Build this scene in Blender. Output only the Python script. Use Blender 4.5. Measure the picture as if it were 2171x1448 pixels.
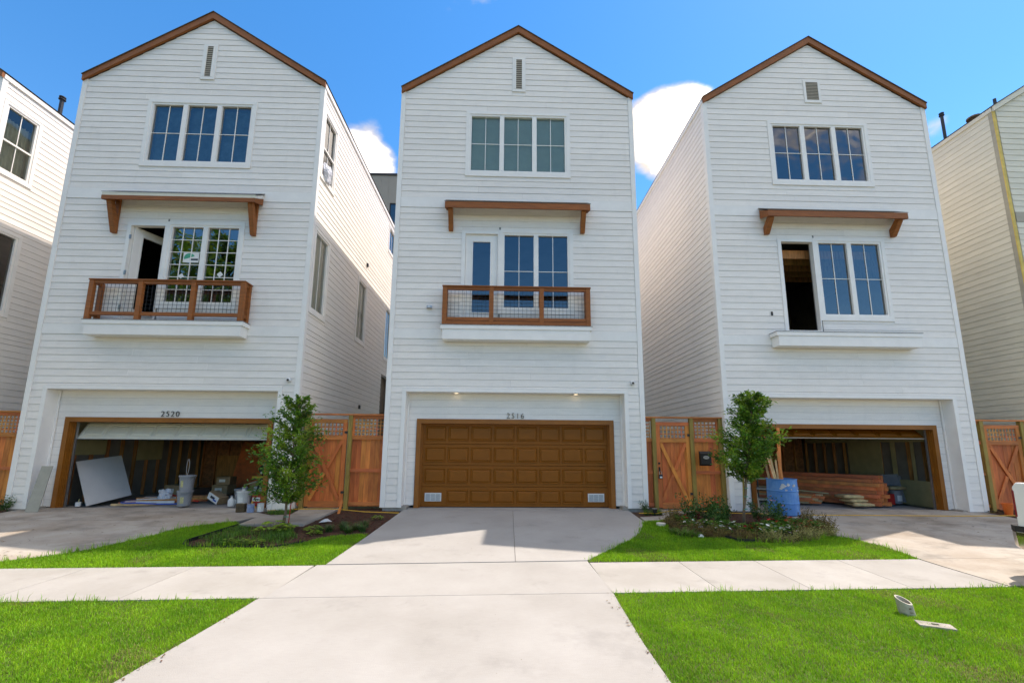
import bpy, bmesh, math, random
import numpy as np
from mathutils import Vector, Matrix, Euler, noise as mnoise

random.seed(7); rng = np.random.default_rng(7)
R = math.radians
scene = bpy.context.scene
col = scene.collection
for o in list(bpy.data.objects): bpy.data.objects.remove(o)

# ------------------------------------------------------------------ camera
cam = bpy.data.cameras.new('Camera'); camo = bpy.data.objects.new('Camera', cam); col.objects.link(camo)
cam.sensor_fit = 'HORIZONTAL'; cam.sensor_width = 36; cam.lens = 890.59 / 2171 * 36
cam.shift_x = 0; cam.shift_y = 85 / 2171; cam.clip_start = .05; cam.clip_end = 3000
_r = Vector((0.99962461, -0.02637712, 0.0074084)); _u = Vector((-0.01137049, -0.15338995, 0.98810032)); _f = Vector((0.02492686, 0.98781363, 0.15363229))
camo.matrix_world = Matrix(((_r.x, _u.x, -_f.x, 2.9701), (_r.y, _u.y, -_f.y, -10.9001), (_r.z, _u.z, -_f.z, 1.4585), (0, 0, 0, 1)))
scene.camera = camo

# ------------------------------------------------------------------ light, sky, exposure
SUN_AZ = math.atan2(.514, .242); SUN_EL = math.atan2(1, math.hypot(.514, .242))
world = bpy.data.worlds.new('World'); scene.world = world; world.use_nodes = True
EXPO = 1.66
COVER_OFF = (8.3, 2.6, 2.2)  # unseen clouds thickened behind the camera to fill the shaded fronts
def build_world():
    nt = world.node_tree; nt.nodes.clear(); N = nt.nodes.new; L = nt.links.new
    out = N('ShaderNodeOutputWorld'); bg = N('ShaderNodeBackground'); bg.inputs[1].default_value = .15
    sky = N('ShaderNodeTexSky'); sky.sky_type = 'NISHITA'; sky.sun_disc = False
    sky.sun_elevation = SUN_EL; sky.sun_rotation = SUN_AZ; sky.altitude = 0; sky.air_density = 1.0; sky.dust_density = .08; sky.ozone_density = 2.0
    hsv = N('ShaderNodeHueSaturation'); hsv.inputs['Saturation'].default_value = 1.36; hsv.inputs['Value'].default_value = .63
    L(sky.outputs[0], hsv.inputs['Color'])
    tc = N('ShaderNodeTexCoord')
    mp = N('ShaderNodeMapping'); mp.inputs['Scale'].default_value = (3.2, 3.2, 6.0); mp.inputs['Location'].default_value = (1.7, .4, 4.6); L(tc.outputs['Generated'], mp.inputs[0])
    nz = N('ShaderNodeTexNoise'); nz.inputs['Scale'].default_value = 1.6; nz.inputs['Detail'].default_value = 9; nz.inputs['Roughness'].default_value = .56; L(mp.outputs[0], nz.inputs[0])
    m2 = N('ShaderNodeMapping'); m2.inputs['Location'].default_value = COVER_OFF; L(tc.outputs['Generated'], m2.inputs[0])
    cvn = N('ShaderNodeTexNoise'); cvn.inputs['Scale'].default_value = 1.05; cvn.inputs['Detail'].default_value = 1; L(m2.outputs[0], cvn.inputs[0])
    cm = N('ShaderNodeMapRange'); cm.inputs[1].default_value = .45; cm.inputs[2].default_value = .61; cm.inputs[3].default_value = -.34; cm.inputs[4].default_value = .32; L(cvn.outputs[0], cm.inputs[0])
    a0 = N('ShaderNodeMath'); a0.operation = 'ADD'; L(nz.outputs[0], a0.inputs[0]); L(cm.outputs[0], a0.inputs[1]); acc = a0.outputs[0]
    blobs = [((.318, .738, .598), .09, .40), ((.355, .700, .622), .07, .38), ((.272, .728, .634), .05, .33), ((.285, .762, .575), .05, .26), ((.345, .748, .565), .05, .26), ((-.25, .785, .563), .085, .34), ((-.30, .765, .572), .065, .33),
             ((.661, .557, .503), .035, .26), ((.665, .57, .478), .035, .26), ((.285, .835, .47), .045, .32)]
    for c, rad, amp in blobs:
        v = N('ShaderNodeVectorMath'); v.operation = 'DISTANCE'; v.inputs[1].default_value = c; L(tc.outputs['Generated'], v.inputs[0])
        m = N('ShaderNodeMapRange'); m.interpolation_type = 'SMOOTHSTEP'; m.inputs[1].default_value = 0; m.inputs[2].default_value = rad * 1.7; m.inputs[3].default_value = amp + .09; m.inputs[4].default_value = 0
        L(v.outputs['Value'], m.inputs[0])
        a = N('ShaderNodeMath'); a.operation = 'ADD'; L(acc, a.inputs[0]); L(m.outputs[0], a.inputs[1]); acc = a.outputs[0]
    cr = N('ShaderNodeMapRange'); cr.interpolation_type = 'SMOOTHSTEP'; cr.inputs[1].default_value = .565; cr.inputs[2].default_value = .80; L(acc, cr.inputs[0])
    cc = N('ShaderNodeMapRange'); cc.inputs[1].default_value = .68; cc.inputs[2].default_value = .95; cc.inputs[3].default_value = 2.0; cc.inputs[4].default_value = 5.8
    nb = N('ShaderNodeTexNoise'); nb.inputs['Scale'].default_value = 4.0; nb.inputs['Detail'].default_value = 5; L(mp.outputs[0], nb.inputs[0])
    nm = N('ShaderNodeMath'); nm.operation = 'MULTIPLY_ADD'; nm.inputs[1].default_value = .75; nm.inputs[2].default_value = -.36; L(nb.outputs[0], nm.inputs[0]); na = N('ShaderNodeMath'); na.operation = 'ADD'; L(nm.outputs[0], na.inputs[0]); L(acc, na.inputs[1]); L(na.outputs[0], cc.inputs[0])
    cv = N('ShaderNodeCombineColor'); [L(cc.outputs[0], cv.inputs[k]) for k in range(3)]
    mx = N('ShaderNodeMix'); mx.data_type = 'RGBA'; L(cr.outputs[0], mx.inputs[0]); L(hsv.outputs[0], mx.inputs[6]); L(cv.outputs[0], mx.inputs[7])
    L(mx.outputs[2], bg.inputs[0]); L(bg.outputs[0], out.inputs[0])
    return hsv, cc
build_world()
sun = bpy.data.lights.new('Sun', 'SUN'); sun.energy = 2.0; sun.angle = R(.53); sun.color = (1, .975, .94)
suno = bpy.data.objects.new('Sun', sun); col.objects.link(suno); suno.location = (30, 15, 60)
suno.rotation_euler = Vector((-.514, -.242, -1)).to_track_quat('-Z', 'Y').to_euler()
scene.view_settings.view_transform = 'Standard'; scene.view_settings.look = 'None'; scene.view_settings.exposure = EXPO; scene.view_settings.gamma = 1
scene.view_settings.use_curve_mapping = False
scene.view_settings.use_white_balance = True; scene.view_settings.white_balance_temperature = 7450; scene.view_settings.white_balance_tint = 15
scene.render.engine = 'CYCLES'
scene.cycles.max_bounces = 10; scene.cycles.diffuse_bounces = 5; scene.cycles.transparent_max_bounces = 16

# ------------------------------------------------------------------ materials
M = {}
def mat(name, base, rough=.6, var=.08, scale=4., bump=0., bscale=60., stretch=(1, 1, 1), rnd=0., spec=.4, metal=0., base2=None, coords='Object', island=0., trans=0., detail=5., vlo=.35, vhi=.65, emit=None, fine=None, stain=None):
    m = bpy.data.materials.new(name); m.use_nodes = True; nt = m.node_tree; N = nt.nodes.new; L = nt.links.new
    b = nt.nodes['Principled BSDF']; b.inputs['Roughness'].default_value = rough; b.inputs['Specular IOR Level'].default_value = spec; b.inputs['Metallic'].default_value = metal
    if coords == 'World':
        g = N('ShaderNodeNewGeometry'); vec = g.outputs['Position']
    else:
        t = N('ShaderNodeTexCoord'); vec = t.outputs['Object']
    mp = N('ShaderNodeMapping'); mp.inputs['Scale'].default_value = stretch; L(vec, mp.inputs[0])
    oi = N('ShaderNodeObjectInfo')
    ad = N('ShaderNodeVectorMath'); ad.operation = 'ADD'; L(mp.outputs[0], ad.inputs[0])
    if rnd > 0:
        sc = N('ShaderNodeVectorMath'); sc.operation = 'SCALE'; sc.inputs[0].default_value = (37, 53, 71); L(oi.outputs['Random'], sc.inputs[3]); L(sc.outputs[0], ad.inputs[1])
    nz = N('ShaderNodeTexNoise'); nz.inputs['Scale'].default_value = scale; nz.inputs['Detail'].default_value = detail; nz.inputs['Roughness'].default_value = .6; L(ad.outputs[0], nz.inputs[0])
    mr = N('ShaderNodeMapRange'); mr.inputs[1].default_value = vlo; mr.inputs[2].default_value = vhi; L(nz.outputs[0], mr.inputs[0])
    mx = N('ShaderNodeMix'); mx.data_type = 'RGBA'
    b2 = base2 if base2 else tuple(c * (1 - 2 * var) for c in base)
    mx.inputs[6].default_value = (*b2, 1); mx.inputs[7].default_value = (*base, 1); L(mr.outputs[0], mx.inputs[0])
    c = mx.outputs[2]
    def vary(src, amt, c, hue=0.):
        h = N('ShaderNodeHueSaturation'); r = N('ShaderNodeMapRange'); r.inputs[3].default_value = 1 - amt; r.inputs[4].default_value = 1 + amt; L(src, r.inputs[0]); L(r.outputs[0], h.inputs['Value']); L(c, h.inputs['Color'])
        if hue:
            mu = N('ShaderNodeMath'); mu.operation = 'MULTIPLY'; mu.inputs[1].default_value = 7.31; L(src, mu.inputs[0]); fr = N('ShaderNodeMath'); fr.operation = 'FRACT'; L(mu.outputs[0], fr.inputs[0])
            r2 = N('ShaderNodeMapRange'); r2.inputs[3].default_value = .5 - hue; r2.inputs[4].default_value = .5 + hue; L(fr.outputs[0], r2.inputs[0]); L(r2.outputs[0], h.inputs['Hue'])
        return h.outputs['Color']
    for spec_ in ([fine] if fine else []) + ([stain] if stain else []):
        fs_, fst, lo_, hi_, dk = spec_
        m3 = N('ShaderNodeMapping'); m3.inputs['Scale'].default_value = fst; L(vec, m3.inputs[0]); n3 = N('ShaderNodeTexNoise'); n3.inputs['Scale'].default_value = fs_; n3.inputs['Detail'].default_value = 6; n3.inputs['Roughness'].default_value = .65; L(m3.outputs[0], n3.inputs[0])
        r3 = N('ShaderNodeMapRange'); r3.inputs[1].default_value = lo_; r3.inputs[2].default_value = hi_; r3.inputs[3].default_value = dk; r3.inputs[4].default_value = 1.0; L(n3.outputs[0], r3.inputs[0])
        h3 = N('ShaderNodeHueSaturation'); L(r3.outputs[0], h3.inputs['Value']); L(c, h3.inputs['Color']); c = h3.outputs['Color']
    if rnd > 0: c = vary(oi.outputs['Random'], rnd, c, .012 if rnd > .12 else 0)
    if island > 0:
        g2 = N('ShaderNodeNewGeometry'); c = vary(g2.outputs['Random Per Island'], island, c, .02)
    L(c, b.inputs['Base Color'])
    if bump > 0:
        n2 = N('ShaderNodeTexNoise'); n2.inputs['Scale'].default_value = bscale; n2.inputs['Detail'].default_value = 6; L(ad.outputs[0], n2.inputs[0])
        bp = N('ShaderNodeBump'); bp.inputs['Strength'].default_value = bump; bp.inputs['Distance'].default_value = .01; L(n2.outputs[0], bp.inputs['Height']); L(bp.outputs[0], b.inputs['Normal'])
    if trans > 0:
        tr = N('ShaderNodeBsdfTranslucent'); L(c, tr.inputs[0]); ms = N('ShaderNodeMixShader'); ms.inputs[0].default_value = trans
        L(b.outputs[0], ms.inputs[1]); L(tr.outputs[0], ms.inputs[2]); L(ms.outputs[0], nt.nodes['Material Output'].inputs[0])
    if emit:
        b.inputs['Emission Color'].default_value = (*emit[0], 1); b.inputs['Emission Strength'].default_value = emit[1]
    M[name] = m; return m

mat('siding', (.83, .78, .725), .55, .035, 2.5, .25, 90, (1, 1, 6), rnd=.035, coords='World', stain=(3.2, (1, 1, .35), .28, .45, .95), fine=(30, (.4, .4, 3), .3, .6, .965))
mat('trim', (.83, .80, .76), .5, .03, 3, .1, 60, coords='World')
mat('sheath', (.27, .255, .235), .8)
mat('cream_siding', (.74, .69, .56), .6, .05, 2.5, .25, 90, (1, 1, 6), rnd=.04, coords='World')
mat('cream_trim', (.42, .38, .30), .7, .08, 6, coords='World')
mat('yellow_trim', (.72, .52, .12), .6, .12, 5, coords='World')
mat('stain', (.33, .10, .018), .6, .16, 3, .35, 50, (1, 1, 9), rnd=.08, coords='World')
mat('stain_h', (.32, .095, .018), .6, .16, 3, .35, 50, (1, 9, 9), rnd=.08, coords='World')
mat('fascia', (.28, .085, .014), .6, .12, 4, .2, 60, coords='World')
mat('door_brown', (.245, .076, .004), .45, .05, 3, .12, 120, (1, 1, 4), coords='World', spec=.22, fine=(25, (.6, 1, 8), .3, .6, .86), stain=(2, (1, 1, 1), .3, .5, .9))
mat('door_frame', (.30, .10, .010), .5, .1, 3, .2, 60, coords='World')
mat('cream_door', (.66, .62, .50), .5, .04, 3, coords='World')
mat('shingle', (.10, .075, .055), .9, .3, 20, .6, 60, coords='World')
mat('shingle_grey', (.30, .30, .31), .9, .3, 25, .6, 60, coords='World')
mat('dark_metal', (.03, .03, .032), .45, .1, 8)
mat('steel', (.45, .45, .46), .35, .1, 8, metal=.8)
mat('black', (.012, .012, .012), .5)
mat('cedar', (.68, .205, .048), .65, .18, 4, .35, 60, (3, 3, .5), rnd=.22, base2=(.46, .125, .030), coords='World')
mat('cedar_h', (.64, .20, .050), .65, .18, 4, .35, 60, (.5, 3, 3), rnd=.18, base2=(.40, .13, .038), coords='World')
mat('lattice', (.58, .22, .07), .65, .15, 6, coords='World', island=.15)
mat('treated', (.34, .25, .055), .7, .18, 5, .3, 60, (3, 3, .6), rnd=.1, base2=(.25, .155, .04), coords='World')
mat('concrete', (.365, .35, .325), .85, .05, 1.3, .35, 140, coords='World', base2=(.31, .295, .268), detail=9, rnd=.05, fine=(14, (1, 9, 1), .3, .6, .93), stain=(2.3, (1, 1.4, 1), .30, .44, .86))
mat('concrete_drive', (.362, .35, .33), .85, .05, .8, .35, 140, coords='World', base2=(.31, .297, .275), detail=9, rnd=.03, fine=(14, (1, 9, 1), .3, .6, .93), stain=(1.7, (1, 1, 1), .30, .43, .88))
mat('concrete_dirty', (.41, .375, .325), .88, .1, .9, .3, 120, coords='World', base2=(.29, .235, .18), detail=10, rnd=.03, vlo=.3, vhi=.62, fine=(20, (1, 3, 1), .3, .6, .9), stain=(1.1, (1, 1.6, 1), .34, .52, .64))
mat('garage_slab', (.36, .345, .32), .8, .12, 1.5, .2, 100, coords='World')
mat('joint', (.20, .185, .165), .9)
mat('foundation', (.36, .33, .29), .9, .15, 6, .4, 50, coords='World')
mat('soil', (.085, .042, .020), .95, .3, 8, .8, 40, coords='World', base2=(.045, .022, .012))
mat('lawn_soil', (.07, .12, .015), .95, .3, 6, .6, 40, coords='World', base2=(.05, .045, .02))
mat('ground', (.10, .11, .05), .95, .2, .3, coords='World')
mat('asphalt', (.07, .07, .07), .9, .2, 3, .4, 120, coords='World')
mat('grass', (.27, .50, .024), .5, .2, 1.6, coords='World', base2=(.155, .35, .018), island=.38, trans=.45, spec=.25)
mat('grass_dry', (.30, .30, .09), .6, .2, 1.1, coords='World', island=.3, trans=.35, spec=.2)
mat('leaf', (.125, .265, .024), .38, .2, 3, coords='World', base2=(.06, .155, .014), island=.45, trans=.35, spec=.5)
mat('leaf_light', (.30, .43, .045), .4, .2, 3, coords='World', base2=(.16, .29, .025), island=.3, trans=.4, spec=.45)
mat('leaf_dark', (.055, .14, .02), .4, .2, 3, coords='World', base2=(.032, .09, .013), island=.4, trans=.2, spec=.45)
mat('leaf_bronze', (.20, .165, .04), .5, .2, 5, coords='World', base2=(.13, .075, .025), island=.4, trans=.2, spec=.35)
mat('leaf_straw', (.42, .38, .15), .55, .2, 5, coords='World', base2=(.24, .24, .07), island=.35, trans=.25, spec=.3)
mat('leaf_red', (.16, .022, .015), .5, .2, 5, coords='World', island=.4, trans=.2)
mat('petal_white', (.82, .80, .78), .5, .02, trans=.2); mat('petal_red', (.55, .02, .025), .5, .05, trans=.2); mat('petal_pink', (.75, .35, .38), .5, .05, trans=.2)
mat('bark', (.23, .16, .10), .9, .25, 12, .6, 40, (3, 3, .6), coords='World', base2=(.14, .10, .06))
mat('bark_dark', (.10, .07, .045), .9, .25, 12, .6, 40, coords='World')
mat('dead_leaf', (.16, .08, .035), .8, .2, 5, island=.5)
mat('mulch', (.12, .03, .018), .9, .2, 5, island=.5)
mat('plastic_grey', (.25, .265, .29), .42, .06, 6); mat('plastic_white', (.66, .67, .66), .4, .06, 6); mat('plastic_yellow', (.75, .42, .03), .4, .05)
mat('label_yellow', (.55, .52, .25), .6, .2, 30); mat('label_white', (.75, .75, .73), .6, .05, 30); mat('print_dark', (.03, .035, .05), .6)
mat('plastic_red', (.42, .02, .015), .4, .08); mat('hose_blue', (.02, .09, .45), .35); mat('hose_red', (.5, .03, .015), .4)
mat('barrel', (.05, .20, .50), .45, .2, 7, .1, 40, coords='Object', base2=(.10, .27, .55), detail=8)
mat('barrel_wear', (.60, .60, .60), .7, .2, 12)
mat('drywall', (.50, .50, .49), .8, .04, 3); mat('drywall_in', (.52, .46, .24), .85, .08, 3, coords='World'); mat('gray_board', (.33, .32, .27), .8, .06, 6)
mat('stud', (.55, .25, .085), .75, .2, 6, .2, 60, (3, 3, .5), rnd=.15, coords='World')
mat('lumber', (.74, .22, .065), .7, .18, 4, .3, 60, rnd=.2, coords='World', base2=(.46, .14, .05))
mat('lumber_pale', (.62, .43, .22), .7, .18, 6, .3, 60, rnd=.2, coords='World')
mat('paper_bag', (.50, .37, .19), .75, .15, 9, .4, 25); mat('poly_bag', (.74, .76, .82), .35, .05, 9, .3, 20, trans=.2)
mat('carton', (.40, .27, .15), .75, .1, 9); mat('can_metal', (.55, .53, .50), .4, .2, 12, metal=.6); mat('can_dirty', (.10, .065, .03), .7, .3, 12); mat('can_blue', (.25, .33, .52), .5, .2, 14)
mat('truck_white', (.80, .79, .77), .25, .02, 2, spec=.6); mat('chrome', (.62, .58, .50), .12, .1, 3, metal=1.); mat('rubber', (.02, .02, .02), .8); mat('tail_red', (.22, .008, .008), .2, spec=.7); mat('orange', (.85, .16, .02), .5)
mat('pvc', (.46, .43, .36), .5, .15, 14); mat('cord', (.75, .42, .04), .5); mat('slat_pale', (.62, .58, .50), .6); mat('interior', (.20, .17, .14), .9, .1, 2, coords='World')
mat('blind', (.50, .55, .50), .8, .04, 4, coords='World'); mat('film', (.16, .27, .34), .3, .25, 2.5, .5, 6, coords='World'); mat('curtain', (.55, .58, .45), .8, .1, 4, coords='World')
mat('osb', (.42, .19, .085), .85, .25, 9, coords='World'); mat('grey_panel', (.30, .28, .25), .8, .05, 1, coords='World'); mat('lamp_glow', (.9, .85, .75), .5, emit=((1, .85, .6), .9)); mat('sticker_green', (.05, .35, .22), .5)
mat('grey_tarp', (.40, .42, .47), .6, .1, 8); mat('tarp_dark', (.02, .022, .025), .5)

def glass_mat(name, ior, tint, wav=.045):
    m = bpy.data.materials.new(name); m.use_nodes = True; nt = m.node_tree; nt.nodes.clear(); N = nt.nodes.new; L = nt.links.new
    out = N('ShaderNodeOutputMaterial'); ms = N('ShaderNodeMixShader'); tr = N('ShaderNodeBsdfTransparent'); gl = N('ShaderNodeBsdfGlossy'); fr = N('ShaderNodeFresnel')
    fr.inputs[0].default_value = ior; tr.inputs[0].default_value = (*tint, 1); gl.inputs['Roughness'].default_value = .0; gl.inputs[0].default_value = (.97, .97, .96, 1)
    g = N('ShaderNodeNewGeometry'); nz = N('ShaderNodeTexNoise'); nz.inputs['Scale'].default_value = 1.6; nz.inputs['Detail'].default_value = 1; L(g.outputs['Position'], nz.inputs[0])
    bp = N('ShaderNodeBump'); bp.inputs['Strength'].default_value = wav; bp.inputs['Distance'].default_value = .2; L(nz.outputs[0], bp.inputs['Height']); L(bp.outputs[0], gl.inputs['Normal'])
    L(fr.outputs[0], ms.inputs[0]); L(tr.outputs[0], ms.inputs[1]); L(gl.outputs[0], ms.inputs[2]); L(ms.outputs[0], out.inputs[0]); M[name] = m
glass_mat('glass', 2.3, (.72, .80, .80))
glass_mat('glass_clear', 1.75, (.85, .92, .90))
glass_mat('glass_refl', 2.9, (.55, .62, .62))

# ------------------------------------------------------------------ mesh helpers
class MB:
    def __init__(s): s.v = []; s.f = []; s.fm = lambda x, y, z: (x, y, z)
    def add(s, vs, fs):
        b = len(s.v); s.v += [tuple(s.fm(*p)) for p in vs]; s.f += [tuple(b + i for i in f) for f in fs]; return s
    def box(s, x0, x1, y0, y1, z0, z1):
        return s.add([(x, y, z) for z in (z0, z1) for y in (y0, y1) for x in (x0, x1)], [(0, 2, 3, 1), (4, 5, 7, 6), (0, 1, 5, 4), (2, 6, 7, 3), (0, 4, 6, 2), (1, 3, 7, 5)])
    def obox(s, mtx, sx, sy, sz):
        return s.add([tuple(mtx @ Vector((x * sx / 2, y * sy / 2, z * sz / 2))) for z in (-1, 1) for y in (-1, 1) for x in (-1, 1)], [(0, 2, 3, 1), (4, 5, 7, 6), (0, 1, 5, 4), (2, 6, 7, 3), (0, 4, 6, 2), (1, 3, 7, 5)])
    def bar(s, a, b, w, d, up=(0, 0, 1)):
        a = Vector(a); b = Vector(b); z = (b - a).normalized(); x = Vector(up).cross(z)
        if x.length < 1e-4: x = Vector((1, 0, 0))
        x.normalize(); y = z.cross(x); m = Matrix((x, y, z)).transposed().to_4x4(); m.translation = (a + b) / 2
        return s.obox(m, w, d, (b - a).length)
    def prism(s, pts, a, b, axis='y'):
        n = len(pts); mk = {'y': lambda p, t: (p[0], t, p[1]), 'x': lambda p, t: (t, p[0], p[1]), 'z': lambda p, t: (p[0], p[1], t)}[axis]
        return s.add([mk(p, a) for p in pts] + [mk(p, b) for p in pts], [tuple(range(n))[::-1], tuple(range(n, 2 * n))] + [(i, (i + 1) % n, n + (i + 1) % n, n + i) for i in range(n)])
    def tube(s, pts, rad, n=6, cap=True):
        pts = [Vector(p) for p in pts]; rad = rad if isinstance(rad, (list, tuple)) else [rad] * len(pts); vs = []; fs = []; px = None
        for i, p in enumerate(pts):
            t = (pts[min(i + 1, len(pts) - 1)] - pts[max(i - 1, 0)]).normalized()
            if px is None: px = t.orthogonal().normalized()
            else:
                px = px - t * px.dot(t); px = px.normalized() if px.length > 1e-5 else t.orthogonal().normalized()
            py = t.cross(px)
            vs += [tuple(p + (px * math.cos(2 * math.pi * k / n) + py * math.sin(2 * math.pi * k / n)) * rad[i]) for k in range(n)]
        for i in range(len(pts) - 1):
            fs += [(i * n + k, i * n + (k + 1) % n, (i + 1) * n + (k + 1) % n, (i + 1) * n + k) for k in range(n)]
        if cap: fs += [tuple(range(n))[::-1], tuple(range((len(pts) - 1) * n, len(pts) * n))]
        return s.add(vs, fs)
    def lathe(s, prof, n=20, c=(0, 0, 0), cap=True):
        vs = [(c[0] + r * math.cos(2 * math.pi * k / n), c[1] + r * math.sin(2 * math.pi * k / n), c[2] + z) for r, z in prof for k in range(n)]
        fs = [(i * n + k, i * n + (k + 1) % n, (i + 1) * n + (k + 1) % n, (i + 1) * n + k) for i in range(len(prof) - 1) for k in range(n)]
        if cap: fs += [tuple(range(n))[::-1], tuple(range((len(prof) - 1) * n, len(prof) * n))]
        return s.add(vs, fs)
    def mesh(s, name, m, smooth=False):
        me = bpy.data.meshes.new(name); me.from_pydata(s.v, [], s.f); me.materials.append(M[m]) if m else None; me.update()
        if smooth: me.polygons.foreach_set('use_smooth', [True] * len(me.polygons))
        return me
    def build(s, name, m, parent=None, smooth=False, loc=None, bevel=0):
        o = link(name, s.mesh(name, m, smooth), parent)
        if loc: o.location = loc
        if bevel:
            b = o.modifiers.new('bevel', 'BEVEL'); b.width = bevel; b.segments = 2; b.limit_method = 'ANGLE'
        return o
def link(name, me, parent=None, loc=None, rot=None, scale=None):
    o = bpy.data.objects.new(name, me); col.objects.link(o); o.parent = parent
    if loc: o.location = loc
    if rot: o.rotation_euler = rot
    if scale: o.scale = scale
    return o
def tag(o, label, cat, group=None):
    o['label'] = label; o['category'] = cat
    if group: o['group'] = group
    return o
def thing(name, label, cat, loc=(0, 0, 0), rz=0, group=None):
    o = bpy.data.objects.new(name, None); col.objects.link(o); o.location = loc; o.rotation_euler = (0, 0, rz); o.empty_display_size = .2
    return tag(o, label, cat, group)
def struct(o, kind='structure'): o['kind'] = kind; return o

# ------------------------------------------------------------------ ground
GY = [(-300, -.55), (-30, -.50), (-5.6, -.38), (-4.1, -.33), (-.05, -.11), (30, -.11), (400, -.11)]
def gz(y): return float(np.interp(y, [a for a, b in GY], [b for a, b in GY]))
def sheet(name, poly, m, off=0., thick=.1, parent=None, cuts=()):
    bm = bmesh.new(); f = bm.faces.new([bm.verts.new((x, y, 0)) for x, y in poly])
    for yy in list(cuts) + [a for a, b in GY]:
        bmesh.ops.bisect_plane(bm, geom=bm.faces[:] + bm.edges[:] + bm.verts[:], plane_co=(0, yy, 0), plane_no=(0, 1, 0))
    bmesh.ops.triangulate(bm, faces=bm.faces[:])
    bmesh.ops.recalc_face_normals(bm, faces=bm.faces[:])
    if sum(f.normal.z for f in bm.faces) < 0: bmesh.ops.reverse_faces(bm, faces=bm.faces[:])
    for v in bm.verts: v.co.z = gz(v.co.y) + off
    if thick:
        be = [e for e in bm.edges if len(e.link_faces) == 1]
        r = bmesh.ops.extrude_edge_only(bm, edges=be)
        for v in [g for g in r['geom'] if isinstance(g, bmesh.types.BMVert)]: v.co.z -= thick
        bmesh.ops.recalc_face_normals(bm, faces=bm.faces[:])
        tops = [f for f in bm.faces if abs(f.normal.z) > .7]
        if tops and tops[0].normal.z < 0: bmesh.ops.reverse_faces(bm, faces=bm.faces[:])
    me = bpy.data.meshes.new(name); bm.to_mesh(me); bm.free(); me.materials.append(M[m])
    return link(name, me, parent)
def root(name, kind='structure'):
    return struct(link(name, None), kind)

struct(sheet('ground', [(-400, -280), (400, -280), (400, 390), (-400, 390)], 'ground', -.16, 0))
struct(sheet('street', [(-120, -17.5), (120, -17.5), (120, -8.9), (-120, -8.9)], 'asphalt', -.11, .04))
struct(sheet('kerb', [(-120, -8.9), (120, -8.9), (120, -8.72), (-120, -8.72)], 'concrete', .0, .2))
def inset(poly, d):
    c = sum((Vector(p) for p in poly), Vector((0, 0))) / len(poly); out = []; n = len(poly)
    ar = sum(poly[i][0] * poly[(i + 1) % n][1] - poly[(i + 1) % n][0] * poly[i][1] for i in range(n))
    sg = 1 if ar > 0 else -1
    for i in range(n):
        a, b, e = Vector(poly[i - 1]), Vector(poly[i]), Vector(poly[(i + 1) % n])
        n1 = Vector((-(b - a).y, (b - a).x)).normalized() * sg; n2 = Vector((-(e - b).y, (e - b).x)).normalized() * sg
        k = (n1 + n2); k = k / max(.3, k.dot(n1)) if k.length > .2 else n1
        out.append(tuple(b + k * d))
    return out
def paved(name, slabs, m, base_poly=None):
    o = struct(sheet(name, base_poly, 'joint', -.022, .1)) if base_poly else root(name)
    for p in slabs: sheet('slab', inset(p, .004), m, 0, .02 if base_poly else .1, o)
    return o
# sidewalk edges as straight lines (far and near), running a little askew to the houses
def sf(x): return -4.115 + .034 * (x - .3)
def sn(x): return -5.385 + .036 * (x - .05)
xs = [-16, -12.5, -8.7, -4.6, -3.1, -1.6, .12]
paved('sidewalk', [[(xs[i], sn(xs[i])), (xs[i + 1], sn(xs[i + 1])), (xs[i + 1] + .05, sf(xs[i + 1])), (xs[i] + .05, sf(xs[i]))] for i in range(len(xs) - 1)], 'concrete', [(-16, sn(-16)), (.1, sn(.1)), (.15, sf(.1)), (-16, sf(-16))])
xs = [4.41, 5.85, 7.1, 8.5, 9.9]
paved('sidewalk', [[(xs[i], sn(xs[i])), (xs[i + 1], sn(xs[i + 1])), (xs[i + 1] - .03, sf(xs[i + 1])), (xs[i] - .03, sf(xs[i]))] for i in range(len(xs) - 1)], 'concrete', [(4.42, sn(4.42)), (9.9, sn(9.9)), (9.87, sf(9.87)), (4.4, sf(4.4))])
dl = [(.62, .55), (.56, -.02), (.44, -2.42), (.32, -4.07)]
dr = [(4.37, -3.87), (4.85, -3.33), (5.49, -2.61), (5.82, -2.08), (6.2, -1.21), (6.22, -.02), (6.1, .55)]
paved('driveway', [dl[::-1][0:1] + [(3.22, -3.93)] + [(3.30, .55)] + dl[:3], [(3.22, -3.93)] + dr + [(3.30, .55)],
                   [(.10, sn(.1)), (4.43, sn(4.43)), (4.37, -3.90), (.20, -4.10)], [(-.10, -8.72), (4.34, -8.72), (4.36, -6.6), (4.43, sn(4.43)), (.05, sn(.05)), (-.05, -7.2)]], 'concrete_drive',
      [(-.10, -8.72), (4.34, -8.72), (4.36, -6.6), (4.43, -5.09)] + dr + dl + [(.12, -4.2), (.05, -5.38), (-.05, -7.2)])
lL = [(-4.55, -4.28), (-4.64, -3.95), (-4.23, -3.67), (-3.86, -3.29), (-3.64, -2.61), (-3.45, -1.83), (-2.75, -1.28), (-2.53, -.82), (-2.25, -.72), (-2.9, -.3), (-2.95, .2)]
paved('driveway', [[(-8.9, -4.4), (-6.6, -4.32), (-6.4, -1.2), (-8.6, -1.25)], [(-6.6, -4.32)] + lL[:7] + [(-6.4, -1.2)], [(-8.6, -1.25), (-6.4, -1.2), (-5.7, -1.2), (-5.7, .2), (-8.6, .2)], [(-5.7, -1.2), (-2.75, -1.28)] + lL[7:] + [(-5.7, .2)]],
      'concrete_dirty', [(-8.9, -4.4)] + lL + [(-8.6, .2)])
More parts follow.
